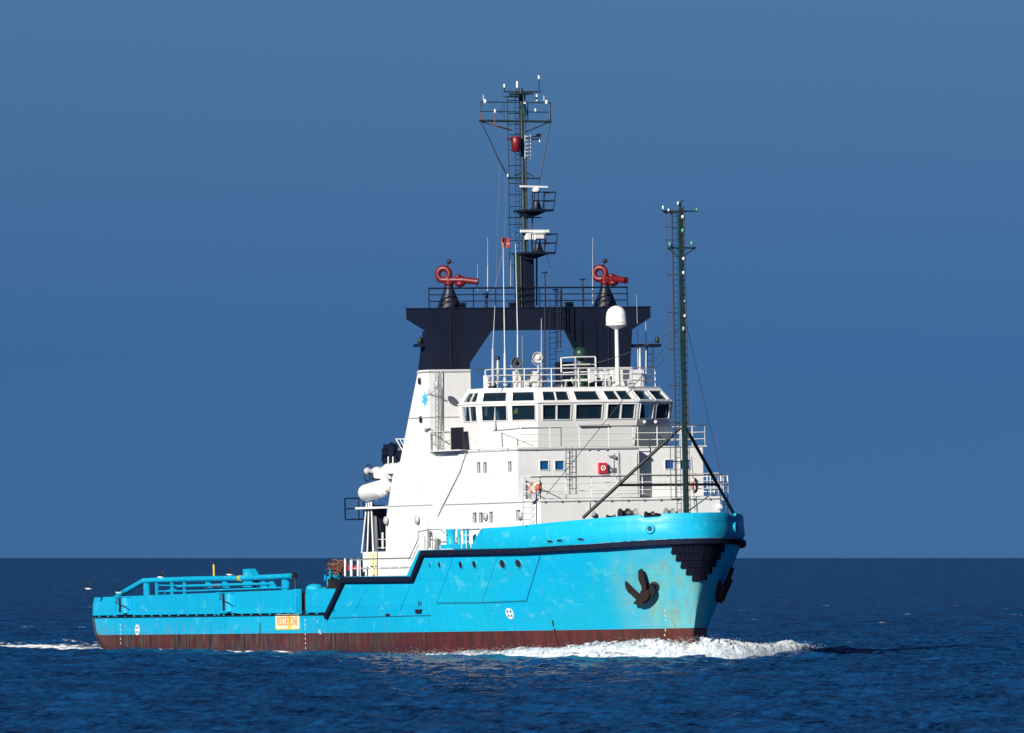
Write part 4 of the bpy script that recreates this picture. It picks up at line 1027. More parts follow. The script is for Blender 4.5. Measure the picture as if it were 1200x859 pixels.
# satellite dome
q = P(723.5, 432, x=16.2); sd_ = empty('satellite_dome', (float(q[0]), float(q[1]), zr), parent=ship)
zc = float(P(723,371,x=16.2)[2])-zr
MB().tube((0,0,0),(0,0,zc-.62), .13, .11, 12).build('dome_post', 'whitem', sd_)
MB().lathe((0,0,zc-.75), [(.12,0),(.30,.10),(.55,.22),(.62,.26),(.62,.32),(.60,.34),(.60,.75),(.56,.98),(.45,1.18),(.28,1.31),(.10,1.37),(.01,1.38)], 28).build('radome', 'dome', sd_)
mb = MB(); mb.torus((0,0,zc-.35), .605, .012, (1,0,0), (0,1,0), 28, 5)
mb.build('dome_seam', 'greydeck', sd_)
mb = MB(); mb.prism([(.0,.1,.0),(.0,.48,.0),(.0,.1,1.0)], (.04,0,0)); mb.build('post_gusset', 'whitem', sd_)
# green dome on drum
q = P(681, 450, x=15.9); gd = empty('compass_dome', (float(q[0]), float(q[1]), zr), parent=ship)
MB().lathe((0,0,0), [(.45,0),(.42,.1),(.36,1.3),(.40,1.42),(.36,1.5)], 18).build('drum', 'green', gd); MB().ball((0,0,1.95), .42, 18, 12, (1,1,.95)).build('dome', 'green', gd)
# searchlights
def searchlight(px, py, m_, r=.32):
    q = P(px, py, x=17.0); o = empty('searchlight', tuple(q), parent=ship); ax = V(.95,-.30,.05)
    MB().lathe((0,0,0), [(r*.55,-.32),(r*.9,-.2),(r,0),(r,.04),(r*.86,.04),(r*.8,-.05)], 22, axis=ax).build('lamp_drum', m_, o)
    MB().lathe(-.02*ax, [(.13,.0),(.13,.05),(.05,.08)], 12, axis=ax).build('bulb', 'lens' if m_ != 'wire' else 'black', o)
    y_ = MB(); y_.torus((0,0,-.05), r+.07, .03, (0,1,0), (0,0,-1), 16, 6, .2, pi-.2); y_.tube((0,0,-r-.12), (0,0,-(q[2]-zr)), .06, n=8); y_.build('yoke', 'lgrey', o)
searchlight(630.5, 419, 'lgrey', .33); searchlight(605, 425, 'wire', .30)
# boxes on the roof
for px0, px1, py0, x_ in ((602.5,612,435,16.4),(622,632,435,16.4),(718,753,433.5,15.6),(613,620,446,16.6),(569.5,574,440,15.5),(706,712,436,15.8)):
    A_, B_ = P(px0, py0, x=x_), P(px1, py0, x=x_); mb = MB(); mb.box((x_-.35, A_[1], zr), (x_, B_[1], A_[2])); mb.build('equipment_box', 'whitem', top)
for px0, px1, py0, x_ in ((655,672,424,14.5),(660,668,440,15),(700,704,443,16)):
    A_, B_ = P(px0, py0, x=x_), P(px1, py0, x=x_); mb = MB(); mb.box((x_-.5, A_[1], zr), (x_, B_[1], A_[2])); mb.build('equipment_box', 'navy', top)
rnd2 = random.Random(3); mb = MB(); mb2 = MB()
for i in range(46):
    px = rnd2.uniform(572, 765); x_ = rnd2.uniform(14.2, 16.9); a = rp(px, x_); h = rnd2.uniform(.15, .8); t = mb if i % 2 else mb2
    if i % 3: t.tube(a, a+V(0, rnd2.uniform(-.2,.2), h), rnd2.uniform(.02,.05), n=5)
    else: t.box(tuple(a-V(.1,.1,0)), tuple(a+V(.1, rnd2.uniform(.1,.25), h*.6)))
mb.build('roof_fitting', 'wire', top); mb2.build('roof_fitting', 'lgrey', top)
# whip aerials
def whip(px, ytop, ybase, x_, ysplit=None, r=.018, m='lgrey', px2=None, fat=.06):
    b_ = P(px, ybase, x=x_); t_ = P(px2 or px, ytop, x=x_); mb = MB()
    if ysplit: s_ = P(px, ysplit, x=x_); mb.tube(b_, s_, fat, fat*.8, 8); mb.tube(s_, t_, r, r*.5, 6)
    else: mb.tube(b_, t_, r, r*.5, 6)
    return mb.build('whip_antenna', m, ship)
whip(577.5, 358, 452, 16.8, 409, .035, 'lgrey', 580, .085); whip(591.5, 285, 452, 16.6, 414, .035, 'whitem', 589.5, .075); whip(606.5, 285, 452, 16.7, 392, .03, 'whitem', 604, .045)
whip(612, 393, 450, 15.5, 436, .022); whip(634.5, 373, 452, 17.2, 420, .035, 'lgrey', None, .045); whip(583.3, 421, 450, 16.2, None, .10, 'whitem')
MB().lathe(P(583.3,421.5,x=16.2), [(.14,0),(.14,.12),(.06,.2)], 10).build('antenna_cap', 'black', top)
whip(747.5, 345, 450, 15, 407, .02, 'lgrey', 746); whip(757.2, 377, 450, 15, 408, .035, 'lgrey', 756.5); whip(750, 407, 433, 15.2, None, .07, 'whitem')
whip(571.5, 278, 350, 11, 312, .02, 'lgrey', None, .04); whip(559.5, 310, 340, 11, None, .02); whip(694.5, 278, 356, 11, 330, .022, 'lgrey', None, .03); whip(669, 308, 338, 11, None, .018, 'wire'); whip(598.5,305,335,11,None,.025); whip(638.5,318,450,13.3,None,.05,'navy')
# ------------------------------------------------------------------ bow mast
bm = empty('bow_mast', parent=ship); XF = 30.3
f = lambda px, py, dx=0: P(px, py, x=XF+dx)
zf0, zf1 = 6.2, float(f(797,243)[2]); yf = float(f(803.5,560)[1]); yf_t = float(f(797.3,260)[1])
MB().beam((XF, yf+.05, zf0), (XF, yf_t+.05, zf1), .16, .20).build('mast_pole', 'mast', bm)
MB().beam((XF+.02, yf-.13, zf0), (XF+.02, yf_t-.10, zf1-.4), .10, .12).build('mast_face', 'mastgreen', bm)
mb = MB(); rnd3 = random.Random(5)
for zz in np.arange(zf0+.3, zf1-.3, .42): t = (zz-zf0)/(zf1-zf0); yy_ = lerp(yf, yf_t, t); mb.tube((XF+.12, yy_-.02, zz), (XF+.12, yy_+.17, zz+.02), .025, n=4); mb.tube((XF+.13, yy_+.19, zz), (XF+.13, yy_+.19, zz+.42), .02, n=4)
mb.build('step_rung', 'rustdark', bm)
mb = MB(); ladder(mb, (XF-.05, yf-.42, 7.0), (XF-.05, yf_t-.33, zf1-.2), .26, step=.32, r=.018); mb.build('mast_ladder', 'mastgreen', bm)
mb = MB()
for d in (.92, .62): mb.tube((XF, yf-d-.02, 8.6), (XF, yf_t-d+.05, zf1-.25), .022 if d > .7 else .035, n=5)
for py in (247,266,281,322,366,409,452,495,541,585): q = f(784,py); t = (q[2]-zf0)/(zf1-zf0); yy_ = lerp(yf, yf_t, t); mb.tube((XF, yy_-.94, q[2]), (XF, yy_-.3, q[2]), .035, n=5)
mb.build('cable_run', 'wire', bm)
for a, b, py, r in ((776,817,247.5,.045),(782.5,815,290.5,.06)): MB().tube(f(a,py), f(b,py), r, n=6).build('yard', 'mast', bm)
mb = MB(); mb.tube(f(783,291), f(796,302), .04, n=5); mb.tube(f(814,291), f(801,300), .04, n=5); mb.tube(f(797,243), f(797,236), .07, n=6); mb.tube(f(796,238), f(801,234.5), .04, n=5); mb.box(tuple(f(786,249)-V(.15,.35,.05)), tuple(f(786,249)+V(.15,.4,.04))); mb.build('yard_brace', 'mast', bm)
for px, py, r, hh_, mm in ((777,243,.075,.26,'lens'),(783.5,246,.08,.18,'lens'),(794.5,238,.08,.22,'lens'),(816.5,245.5,.09,.22,'glens'),(800,254,.12,.22,'lens'),(800,270,.12,.28,'glens'),(810.5,285,.11,.3,'glens'),(785,286,.10,.28,'glens'),(801,303,.11,.22,'lens'),(801,319.5,.11,.22,'lens'),(802.5,353,.10,.2,'glens'),(802.5,370,.10,.2,'lens'),(801,385,.09,.3,'lgrey')):
    r *= .66; hh_ *= .75; q = f(px, py, .18); MB().lathe(q-V(0,0,hh_/2), [(r*.6,0),(r,.03),(r,hh_-.05),(r*.5,hh_)], 10).build('mast_lamp', mm, bm)
# struts and cross bar
pb1, pb2 = H(683,608), H(862,606)
mb = MB(); s1 = f(797.5,501); s2 = f(803,500)
e1 = P(683,607,x=27.2); e2 = P(862,606,x=27.2)
mb.tube(s1, e1, .095, n=8); mb.tube(s2, e2, .095, n=8); mb.build('mast_strut', 'black', bm)
def on_line(a, b, px):
    lo, hi = 0., 1.
    for _ in range(40):
        m_ = (lo+hi)/2; w_ = RC.T @ (world(lerp(a, b, m_))-CAM); X_ = CX+FPX*w_[0]/-w_[2]
        if (X_ < px) == (px > CX+FPX*(RC.T@(world(a)-CAM))[0]/-(RC.T@(world(a)-CAM))[2]): lo = m_
        else: hi = m_
    return lerp(a, b, (lo+hi)/2)
k_ = (float(f(790,567)[2])-e1[2])/(s1[2]-e1[2]); ca, cb = lerp(e1, s1, k_), lerp(e2, s2, k_)
MB().tube(ca, cb, .075, n=8).build('cross_bar', 'black', bm)
mb = MB()
mb.tube(f(797,385), P(640,580,x=xA+.3), .020, n=4); L_ = [lerp(f(796,384), P(692,427,x=17.4), t)-V(0,0,.9*t*(1-t)) for t in np.linspace(0,1,12)]; mb.path(L_, .020, 4)
mb.tube(f(805,383), P(845,556,x=23), .014, n=4); mb.tube(f(803,388), P(741,470,x=18.3), .012, n=4); mb.build('mast_stay', 'wire', bm)
mb = MB(); mb.tube(f(808,598), P(836,577,x=24), .04, n=5); mb.build('strut_pipe', 'lgrey', bm)

# ------------------------------------------------------------------ gear abaft the casing
XE = 6.0
e = lambda px, py, dy=0: P(px, py, y=-5.2+dy)
ex = empty('exhaust_stack', parent=ship)
q0, q1 = e(443.5,645), e(443.5,592)
MB().lathe(q0, [(.52,0),(.50,.1),(.50,q1[2]-q0[2]-.1),(.44,q1[2]-q0[2])], 24).build('stack_body', 'navy', ex)
MB().lathe(q0-V(0,0,.25), [(.75,0),(.75,.12),(.6,.2)], 20).build('stack_base', 'green', ex)
mb = MB(); q = e(434,642,.4); mb.box((q[0]-.25,q[1]-.2,q0[2]-.1),(q[0]+.25,q[1]+.2,float(e(434,590)[2]))); mb.build('stack_duct', 'navy', ex)
mb = MB(); q = e(448.5,643,-.6); mb.tube(q, e(448.5,624,-.6), .07, n=8); mb.tube(e(443,632,-.6), e(453,632,-.6), .02, n=5); mb.tube(e(443,642,-.6), e(453,642,-.6), .02, n=5); mb.build('stanchion', 'whitem', ex)
# vertical pipes carrying the liferaft cradle
mb = MB()
for a, b in (((430,588),(424,648)), ((432.5,587),(430.5,648)), ((435,588),(437.5,648))): mb.tube(e(*a,-.8), e(*b,-.8), .055, n=7)
mb.path([e(430,588,-.8), e(436,582,-.8), e(441,586,-.8)], .05, 6); mb.path([e(429,584,-.8), e(440,582,-.8), e(452,578,-.8)], .05, 6); mb.build('cradle_frame', 'whitem', ship)
# life raft canister
q0, q1 = e(427,578,-.9), e(449,572,-.9); ax = q1-q0; L = np.linalg.norm(ax)
cr = MB().lathe(q0, [(.05,-.0),(.38,.02),(.47,.10),(.50,.25),(.50,L-.2),(.46,L-.06),(.2,L)], 22, axis=ax).build('liferaft_canister', 'dome', ship)
mb = MB(); mb.torus(lerp(q0, q1, .3), .485, .02, np.cross(ax, (0,0,1)), np.cross(ax, np.cross(ax, (0,0,1))), 24, 5); mb.torus(lerp(q0, q1, .7), .485, .02, np.cross(ax, (0,0,1)), np.cross(ax, np.cross(ax, (0,0,1))), 24, 5); mb.build('canister_strap', 'lgrey', cr)
mb = MB(); q = e(451,566,-.6); mb.ball(q, .33, 12, 8); mb.tube(q, e(460,573,-.6), .26, n=10); mb.build('davit_joint', 'whitem', ship)
# deck crane: boom, cab, winch, engine
cn = empty('deck_crane', parent=ship)
a, b = e(447,548,-.2), e(486,546,-.2)
poly = [e(446,549,-.2), e(452,543.5,-.2), e(480,540.5,-.2), e(492,540,-.2), e(492,555,-.2), e(470,555,-.2), e(454,555,-.2)]; outward(MB().prism(poly, (0,.7,0)).build('crane_boom', 'white', cn))
poly = [e(436,549,-.3), e(441,547,-.3), e(449,552,-.3), e(450,561,-.3), e(438,562,-.3)]; outward(MB().prism(poly, (0,.8,0)).build('crane_head', 'whitem', cn))
mb = MB(); q = e(430.5,552,-.4); mb.ball(q, .22, 10, 7); mb.tube(q, e(436,552,-.4), .12, n=8); mb.build('crane_sheave', 'lgrey', cn)
mb = MB(); mb.torus(e(430,556,-.4), .36, .03, (1,0,0), (0,0,1), 18, 5, 1.2, 5.0); mb.torus(e(432,556,-.3), .55, .03, (1,0,0), (0,0,1), 18, 5, 1.2, 4.6)
for a_ in ((433,548,436,562),(435,546,438,560),(433,556,433,564),(436,561,446,562)): mb.tube(e(a_[0],a_[1],-.3), e(a_[2],a_[3],-.3), .05, n=5)
mb.build('hydraulic_hose', 'black', cn)
mb = MB(); rr_ = random.Random(2)
for i in range(26):
    q = e(rr_.uniform(452,470), rr_.uniform(523,541), rr_.uniform(0,1)); s_ = rr_.uniform(.08,.26)
    if i % 2: mb.box(tuple(q-V(s_,s_,s_)), tuple(q+V(s_,s_,s_)))
    else: mb.lathe(q-V(0,.3,0), [(s_*1.5,0),(s_*1.5,.1),(s_,.12),(s_,.4),(s_*1.5,.42),(s_*1.5,.5)], 12, axis=(0,1,0))
mb.box(tuple(e(454,540,.2)), tuple(e(470,528,.2)+V(0,1.0,0)))
mb.path([e(447,540), e(449,526), e(457,524)], .03, 5); mb.build('crane_winch', 'navy', cn)
mb = MB(); A_ = [e(464,514.5), e(474,514.5), e(473,530)]; mb.path(A_+[A_[0]], .035, 5); mb.tube(e(469,515), e(473,523), .025, n=5); mb.tube(e(474,520), e(477,520), .03, n=5)
for px in (455,460.5): mb.tube(e(px,543,-.3), e(px,535,-.3), .045, n=6)
mb.build('crane_bracket', 'whitem', cn)
# little platform jutting aft
mb = MB(); A_, B_ = e(415.5,608,.5), e(428,609,.5)
mb.box((A_[0], A_[1]-.6, A_[2]-.08), (B_[0]+.4, A_[1]+.6, A_[2])); rail(mb, [V(B_[0]+.4,A_[1]-.6,A_[2]), V(A_[0],A_[1]-.6,A_[2]), V(A_[0],A_[1]+.6,A_[2])], h=1.2, rails=2, gap=3, r=.04); mb.build('lookout_platform', 'navy', ship)
# platform at level A behind the casing
mb = MB(); A_ = e(436,593); mb.box((A_[0], -6.3, ZA-.12), (9.0, -4.2, ZA)); mb.build('raft_deck', 'white', ship)
mb = MB(); mb.box((4.6,-4.3,ZF),(9.0,4.3,ZA+.0)); mb.build('winch_house', 'white', ship)
# pale yellow drainpipe
mb = MB(); mb.tube(P(437,674,y=-6.7), P(435.5,648,y=-6.7), .10, n=8); mb.tube(P(440.5,674,y=-6.75), P(440.5,646,y=-6.75), .05, n=6); mb.build('yellow_pipe', 'pyellow', ship)

# ------------------------------------------------------------------ aft deck: cargo rail pipes, tugger, rope heap
YR = -6.9
c = lambda px, py, d=0: P(px, py, y=YR+d)
cr = empty('cargo_rail', parent=ship)
mb = MB(); mb.path([c(138,698), c(168,680.8), c(182,680), c(230,678.5), c(290,677.5), c(342,675)], .165, 14); mb.build('rail_pipe', 'cyan', cr)
MB().lathe(c(344.5,674.8), [(.17,-.05),(.20,0),(.20,.06),(.12,.07)], 14, axis=(1,0,0)).build('pipe_end', 'black', cr)
mb = MB(); mb.path([c(208,687), c(240,686), c(318,684)], .085, 10); mb.path([c(186,693), c(225,692.5), c(336,688.5)], .055, 8); mb.path([c(186,686), c(226,686.2)], .045, 8); mb.path([c(193,696), c(196,692), c(206,691)], .045, 8); mb.build('lower_pipe', 'cyan', cr)
mb = MB()
for px, w_ in ((171.5,.30),(183.5,.10),(201.5,.10),(216,.08)): a_, b_ = c(px, 682), c(px, 699); mb.box((a_[0]-w_, YR-.06, b_[2]), (a_[0]+w_, YR+.06, a_[2]))
mb.build('rail_post', 'cyan', cr)
mb = MB()
for px in (243, 263, 308, 318): mb.prism([c(px-3,688), c(px-2.5,681.5), c(px+1,681), c(px+4,686), c(px+5,689)], (0,.08,0))
mb.prism([c(330,691), c(330,680), c(334,678), c(337.5,683), c(337,690), c(335,693)], (0,.10,0)); mb.build('rail_bracket', 'cyan', cr)
mb = MB(); mb.prism([c(285,688), c(284.5,667), c(291,666.5), c(296.5,675), c(294,688)], (0,.45,0)); mb.build('pipe_horn', 'cyan', cr)
MB().tube(c(280.5,677.7), c(283.5,677.7), .185, n=14).build('pipe_band', 'yellow', cr)
MB().tube(c(345.5,677), c(346.5,690.5), .07, n=8).build('rail_post', 'black', cr)
mb = MB(); q = c(251,678,.5); mb.tube(q, c(250.5,661,.5), .07, n=8); a_ = mb.build('marker_pole', 'yellow', ship); MB().ball(c(250.5,660,.5), .10, 8, 6).build('pole_cap', 'black', a_)
mb = MB()
for i in range(12): q = c(rnd.uniform(246,258), rnd.uniform(684,688), -.05); mb.ball(q, .05, 5, 4)
mb.build('cable_clutter', 'rope', cr)
# recessed ladders/doors with rollers in the crash bulwark
for x0, x1, y0, y1 in ((134,155,698.5,725), (255.5,276.5,695.5,721.5)):
    a_, b_ = P(x0,y1,y=-B-.03), P(x1,y0,y=-B-.03); zt = ztA((a_[0]+b_[0])/2); z0 = 2.45
    fr2 = MB(); fr2.box((a_[0],-B-.10,z0),(a_[0]+.26,-B-.002,zt+.02)); fr2.box((b_[0]-.12,-B-.08,z0+.1),(b_[0],-B-.002,zt+.02)); fr2.box((a_[0]+.262,-B-.07,zt-.06),(b_[0]-.122,-B-.002,zt+.0)); fr2.box((a_[0]+.262,-B-.07,z0+.1),(b_[0]-.122,-B-.002,z0+.18))
    fo = fr2.build('boarding_gate', 'cyan', hull)
    m1, m2 = lerp(a_[0], b_[0], .28), lerp(a_[0], b_[0], .48)
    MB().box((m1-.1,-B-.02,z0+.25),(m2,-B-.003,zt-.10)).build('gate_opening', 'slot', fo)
    MB().tube((lerp(a_[0],b_[0],.66),-B-.0,z0+.2),(lerp(a_[0],b_[0],.66),-B-.0,zt-.08), .33, n=18).build('gate_roller', 'cyan', fo)
    k = MB(); k.path([(m1-.1,-B-.1,zt-.15),(m1+.4,-B-.42,zt-.4),(b_[0]-.2,-B-.36,zt-.65)], .03, 5); k.build('gate_chain', 'rust', fo)
# gap frame
mb = MB()
for px in (345.5, 351.5): a_ = P(px,716,y=-B); mb.box((a_[0]-.10,-B-.06,2.45),(a_[0]+.05,-B+.1,3.92))
mb.box((-4.35,-B+.02,3.80),(-4.0,-B+.12,3.92)); mb.build('gap_post', 'cyan', hull)
mb = MB(); q = P(355,702,y=-7.4); mb.box((q[0]-.25,-7.45,2.4),(q[0]+.2,-7.35,3.7)); mb.build('gap_gate', 'rust', hull)
# tugger winch and small drum
tw = empty('tugger_winch', parent=ship)
for px, py, r in ((389,684,.34),(392,674,.36),(386,678,.25)): q = P(px,py,y=-6.9); MB().lathe(q, [(r,-.3),(r,-.22),(r*.6,-.2),(r*.6,.2),(r,.22),(r,.3)], 18, axis=(.5,1,0)).build('winch_drum', 'cyan', tw)
mb = MB(); q = P(390,690,y=-6.9); mb.box((q[0]-.7,q[1]-.3,2.4),(q[0]+.9,q[1]+.5,q[2]+.1)); mb.tube(P(384.5,690,y=-7.1), P(384.5,677,y=-7.1), .04, n=6); mb.build('winch_frame', 'cyan', tw)
q = P(369,689,y=-7.0); MB().lathe(q-V(0,0,.1), [(.55,0),(.52,.15),(.35,.30),(.1,.34)], 20).build('mushroom_vent', 'cyan', ship)
# heap of wire and net hung at the break of the deck
q = P(396,668,y=-6.8); rh = empty('rope_heap'); rh.matrix_world = mw @ Matrix.Translation(tuple(q)); r5 = random.Random(11)
for nm, m_, k_, cnt in (('brown_rope','rope',.02,26), ('dark_rope','black',.02,16), ('orange_rope','orange',.016,8)):
    mb = MB()
    for i in range(cnt):
        a0_ = r5.uniform(0, 6.28); pts = []; c0 = V(r5.uniform(-.55,.75), r5.uniform(-.4,.3), r5.uniform(-.25,.45)); rx, rz = r5.uniform(.15,.5), r5.uniform(.10,.32)
        for k in range(12): a_ = a0_+k*.55; pts.append(c0+V(rx*cos(a_), r5.uniform(-.05,.05)+.12*sin(2*a_), rz*sin(a_)))
        mb.path(pts, k_, 4)
    mb.build(nm, m_, rh)
mb = MB(); mb.box((-.8,-.45,-1.6+.0),(.5,.3,-.55)); mb.build('rope_bin', 'rustdark', rh)
tag(rh, 'tangled heap of brown and orange rope piled above the cyan winch at the deck step', 'rope heap')

# ------------------------------------------------------------------ gulls
def gull(px, py, y_, label, s=1.0, bank=0.):
    q = P(px, py, y=y_); o = empty('gull'); o.matrix_world = Matrix.Translation(tuple(world(q))) @ Matrix.Rotation(radians(168+bank), 4, 'Z') @ Matrix.Scale(s, 4)
    b_ = MB(); b_.lathe((0,0,0), [(.005,-.24),(.03,-.17),(.065,-.05),(.075,.05),(.055,.13),(.035,.17)], 12, axis=(1,0,.05)); b_.ball((.22,0,.03), .045, 10, 7); b_.prism([(-.22,-.05,.0),(-.36,-.07,.0),(-.36,.07,.0),(-.22,.05,.0)], (0,0,.012))
    b_.build('body', 'gull', o); MB().tube((.255,0,.025),(.31,0,.01), .012, .004, 6).build('beak', 'yellow', o)
    for s_ in (-1, 1):
        w = MB(); L = [V(.03,0,.03), V(.01,s_*.15,.25), V(-.08,s_*.26,.45), V(-.20,s_*.33,.62)]; ch = [.16,.15,.10,.015]; vs = []
        for p_, cc_ in zip(L, ch): vs += [p_+V(cc_*.5,0,.0), p_+V(-cc_*.9,0,0), p_+V(cc_*.4,0,.015), p_+V(-cc_*.6,0,.01)]
        fs = []
        for i in range(3):
            a_ = i*4; b2 = a_+4; fs += [(a_,b2,b2+2,a_+2),(a_+2,b2+2,b2+3,a_+3),(a_+3,b2+3,b2+1,a_+1),(a_+1,b2+1,b2,a_)]
        w.add(vs, fs); w.build('wing', 'gulld', o)
    tag(o, label, 'gull', 'gulls flying round the aft deck')
gull(103.5, 690, -9, 'dark-winged gull over open water just off the stern, the farthest left gull', .72)
gull(138.5, 694.5, -7.5, 'dark-winged gull low over the stern where the sloping pipe meets the bulwark', .62, 15)
gull(188, 676.5, -6.9, 'dark-winged gull just above the long cyan pipe, nearer the stern than the yellow pole', .72, -10)
gull(269, 673.5, -6.9, 'dark-winged gull above the long cyan pipe, between yellow pole and cyan horn', .72, 5)

SUNB = 56.0
# ------------------------------------------------------------------ sea
rs = np.random.RandomState(4)
SUNAZ = np.array([-sin(radians(SUNB-26.7)), -cos(radians(SUNB-26.7))])   # SUNB: bearing off the bow, to starboard
comps = []
for i in range(90):
    lam = float(np.exp(rs.uniform(np.log(.85), np.log(7)))) if i < 80 else float(rs.uniform(7, 22)); th = radians(235)+rs.normal(0, .8); k = 2*pi/lam
    amp = .0072*min(lam, 7)**.55*rs.uniform(.4, 1.3); comps.append((k*cos(th), k*sin(th), amp, rs.uniform(0, 2*pi), lam))
def axis_coords(c0, c1, step, far, g):
    a = list(np.arange(c0, c1, step)); s = step; x = a[-1]
    while x < far: s *= g; x += s; a.append(x)
    s = step; x = a[0]; b = []
    while x > -far: s *= g; x -= s; b.append(x)
    return np.array(b[::-1]+a)
gh = list(np.arange(0, 31, .25)); st_ = .25
while gh[-1] < 45000: st_ *= 1.022 if gh[-1] < 160 else 1.16; gh.append(gh[-1]+st_)
gx = np.array([-v for v in gh[:0:-1]]+gh)
ya = list(np.arange(305, 640, .27)); s = .27; yv = ya[-1]
while yv < 60000: s *= 1.0034 if yv < 2600 else 1.12; yv += s; ya.append(yv)
s = .32; yv = 305; yb = []
while yv > -3000: s *= 1.15; yv -= s; yb.append(yv)
gy = np.array(yb[::-1]+ya)
XX, YY = np.meshgrid(gx, gy); dX = np.gradient(gx)[None, :]; dY = np.gradient(gy)[:, None]
ZZ = np.zeros_like(XX); OX = np.zeros_like(XX); OY = np.zeros_like(XX)
stp = np.maximum(np.broadcast_to(dX, XX.shape), np.broadcast_to(dY, XX.shape))
gust = 1+.15*np.sin(XX*.045+YY*.017+1.)*np.sin(YY*.021-XX*.02)
for kx, ky, a, ph, lam in comps:
    fade = np.clip((lam/stp-2.2)/1.5, 0, 1)
    if fade.max() <= 0: continue
    arg = kx*XX+ky*YY+ph; kk = sqrt(kx*kx+ky*ky); c_, s_ = np.cos(arg), np.sin(arg)
    ZZ += a*fade*c_*gust; OX -= .8*a*fade*kx/kk*s_; OY -= .8*a*fade*ky/kk*s_
# ship-frame coordinates of the surface for wake foam and calm under the hull
sx = (XX-SLOC[0])*cos(HEAD)-(YY-SLOC[1])*sin(HEAD); sy = (XX-SLOC[0])*sin(HEAD)+(YY-SLOC[1])*cos(HEAD)
hx_ = np.linspace(-31.2, 30.5, 120); hbv = np.interp(sx, hx_, [max(0, hb(x_, -.1)) for x_ in hx_])
inside = (np.abs(sy) < hbv-.8) & (sx > -30.2) & (sx < 29.5)
dside = np.abs(sy)-hbv
near = (sx > -33) & (sx < 33)
ZZ = np.where(inside, -.5, ZZ)
foam = np.zeros_like(XX)
# band hugging the hull, patchy
band = np.exp(-np.clip(dside, 0, 9)/.9)*near*(dside > -.6)
pat = .5+.5*np.sin(sx*.55+1.2)*np.sin(sx*.21+.4)
foam = np.maximum(foam, band*np.clip(pat*.9+.0, 0, 1)*np.where(sx > 4, .55, .8))
foam = np.maximum(foam, np.exp(-np.clip(dside, 0, 9)/1.6)*(dside > -.6)*np.exp(-((sx+6.5)/5.5)**4)*1.15)
ZZ += .10*np.exp(-((dside-.6)/.8)**2)*np.exp(-((sx+6.5)/6)**4)
foam = np.maximum(foam, band*np.exp(-((sx+16)/7)**4)*.75)
# divergent bow-wave trail
for sgn in (1,):
    line = 1.2+hbv+(30-sx)*.10; d = np.abs(sy*-1-line); foam = np.maximum(foam, np.exp(-(d/.8)**2)*np.clip((sx-10)/18, 0, 1)*(sx < 31)*.8)
    line = 1.2+hbv+(30-sx)*.16; d = np.abs(sy-line); foam = np.maximum(foam, np.exp(-(d/1.2)**2)*np.clip((sx-0)/26, 0, 1)*(sx < 31)*.8)
# turbulent wake behind the stern
back = np.clip((-31-sx)/3, 0, 1)*np.exp(-np.clip(-31-sx, 0, 200)/70.)
foam = np.maximum(foam, back*np.exp(-(sy/9.5)**4)*.68)
foam = np.maximum(foam, back*np.exp(-((np.abs(sy)-8.2-(-31-sx)*.10)/2.0)**2)*1.15)
ZZ += .22*back*np.exp(-((sy+8.2+(-31-sx)*.10)/1.6)**2)*(1+.4*np.sin(sx*.8))
ZZ += .30*np.exp(-((dside-.5)/1.7)**2)*near*np.clip((sx-10)/15, 0, 1)
ZZ += .36*np.exp(-((sx-31.0)/1.5)**2)*np.clip((sy-.5)/3, 0, 1)*np.clip((9.5-sy)/2.5, 0, 1)
ZZ += back*np.exp(-(sy/8)**2)*.18*np.sin(sx*.9+sy*.5)
vx = np.stack([XX+OX, YY+OY, ZZ-.03], -1).reshape(-1, 3)
ny, nx = XX.shape; idx = np.arange(ny*nx).reshape(ny, nx)
quads = np.stack([idx[:-1,:-1], idx[:-1,1:], idx[1:,1:], idx[1:,:-1]], -1).reshape(-1, 4)
me = bpy.data.meshes.new('sea'); me.vertices.add(len(vx)); me.vertices.foreach_set('co', vx.astype(np.float32).ravel())
me.loops.add(quads.size); me.loops.foreach_set('vertex_index', quads.astype(np.int32).ravel())
me.polygons.add(len(quads)); me.polygons.foreach_set('loop_start', np.arange(0, quads.size, 4, dtype=np.int32)); me.polygons.foreach_set('loop_total', np.full(len(quads), 4, np.int32))
me.polygons.foreach_set('use_smooth', np.ones(len(quads), bool)); me.update()
at = me.attributes.new('foam', 'FLOAT', 'POINT'); at.data.foreach_set('value', foam.astype(np.float32).ravel())
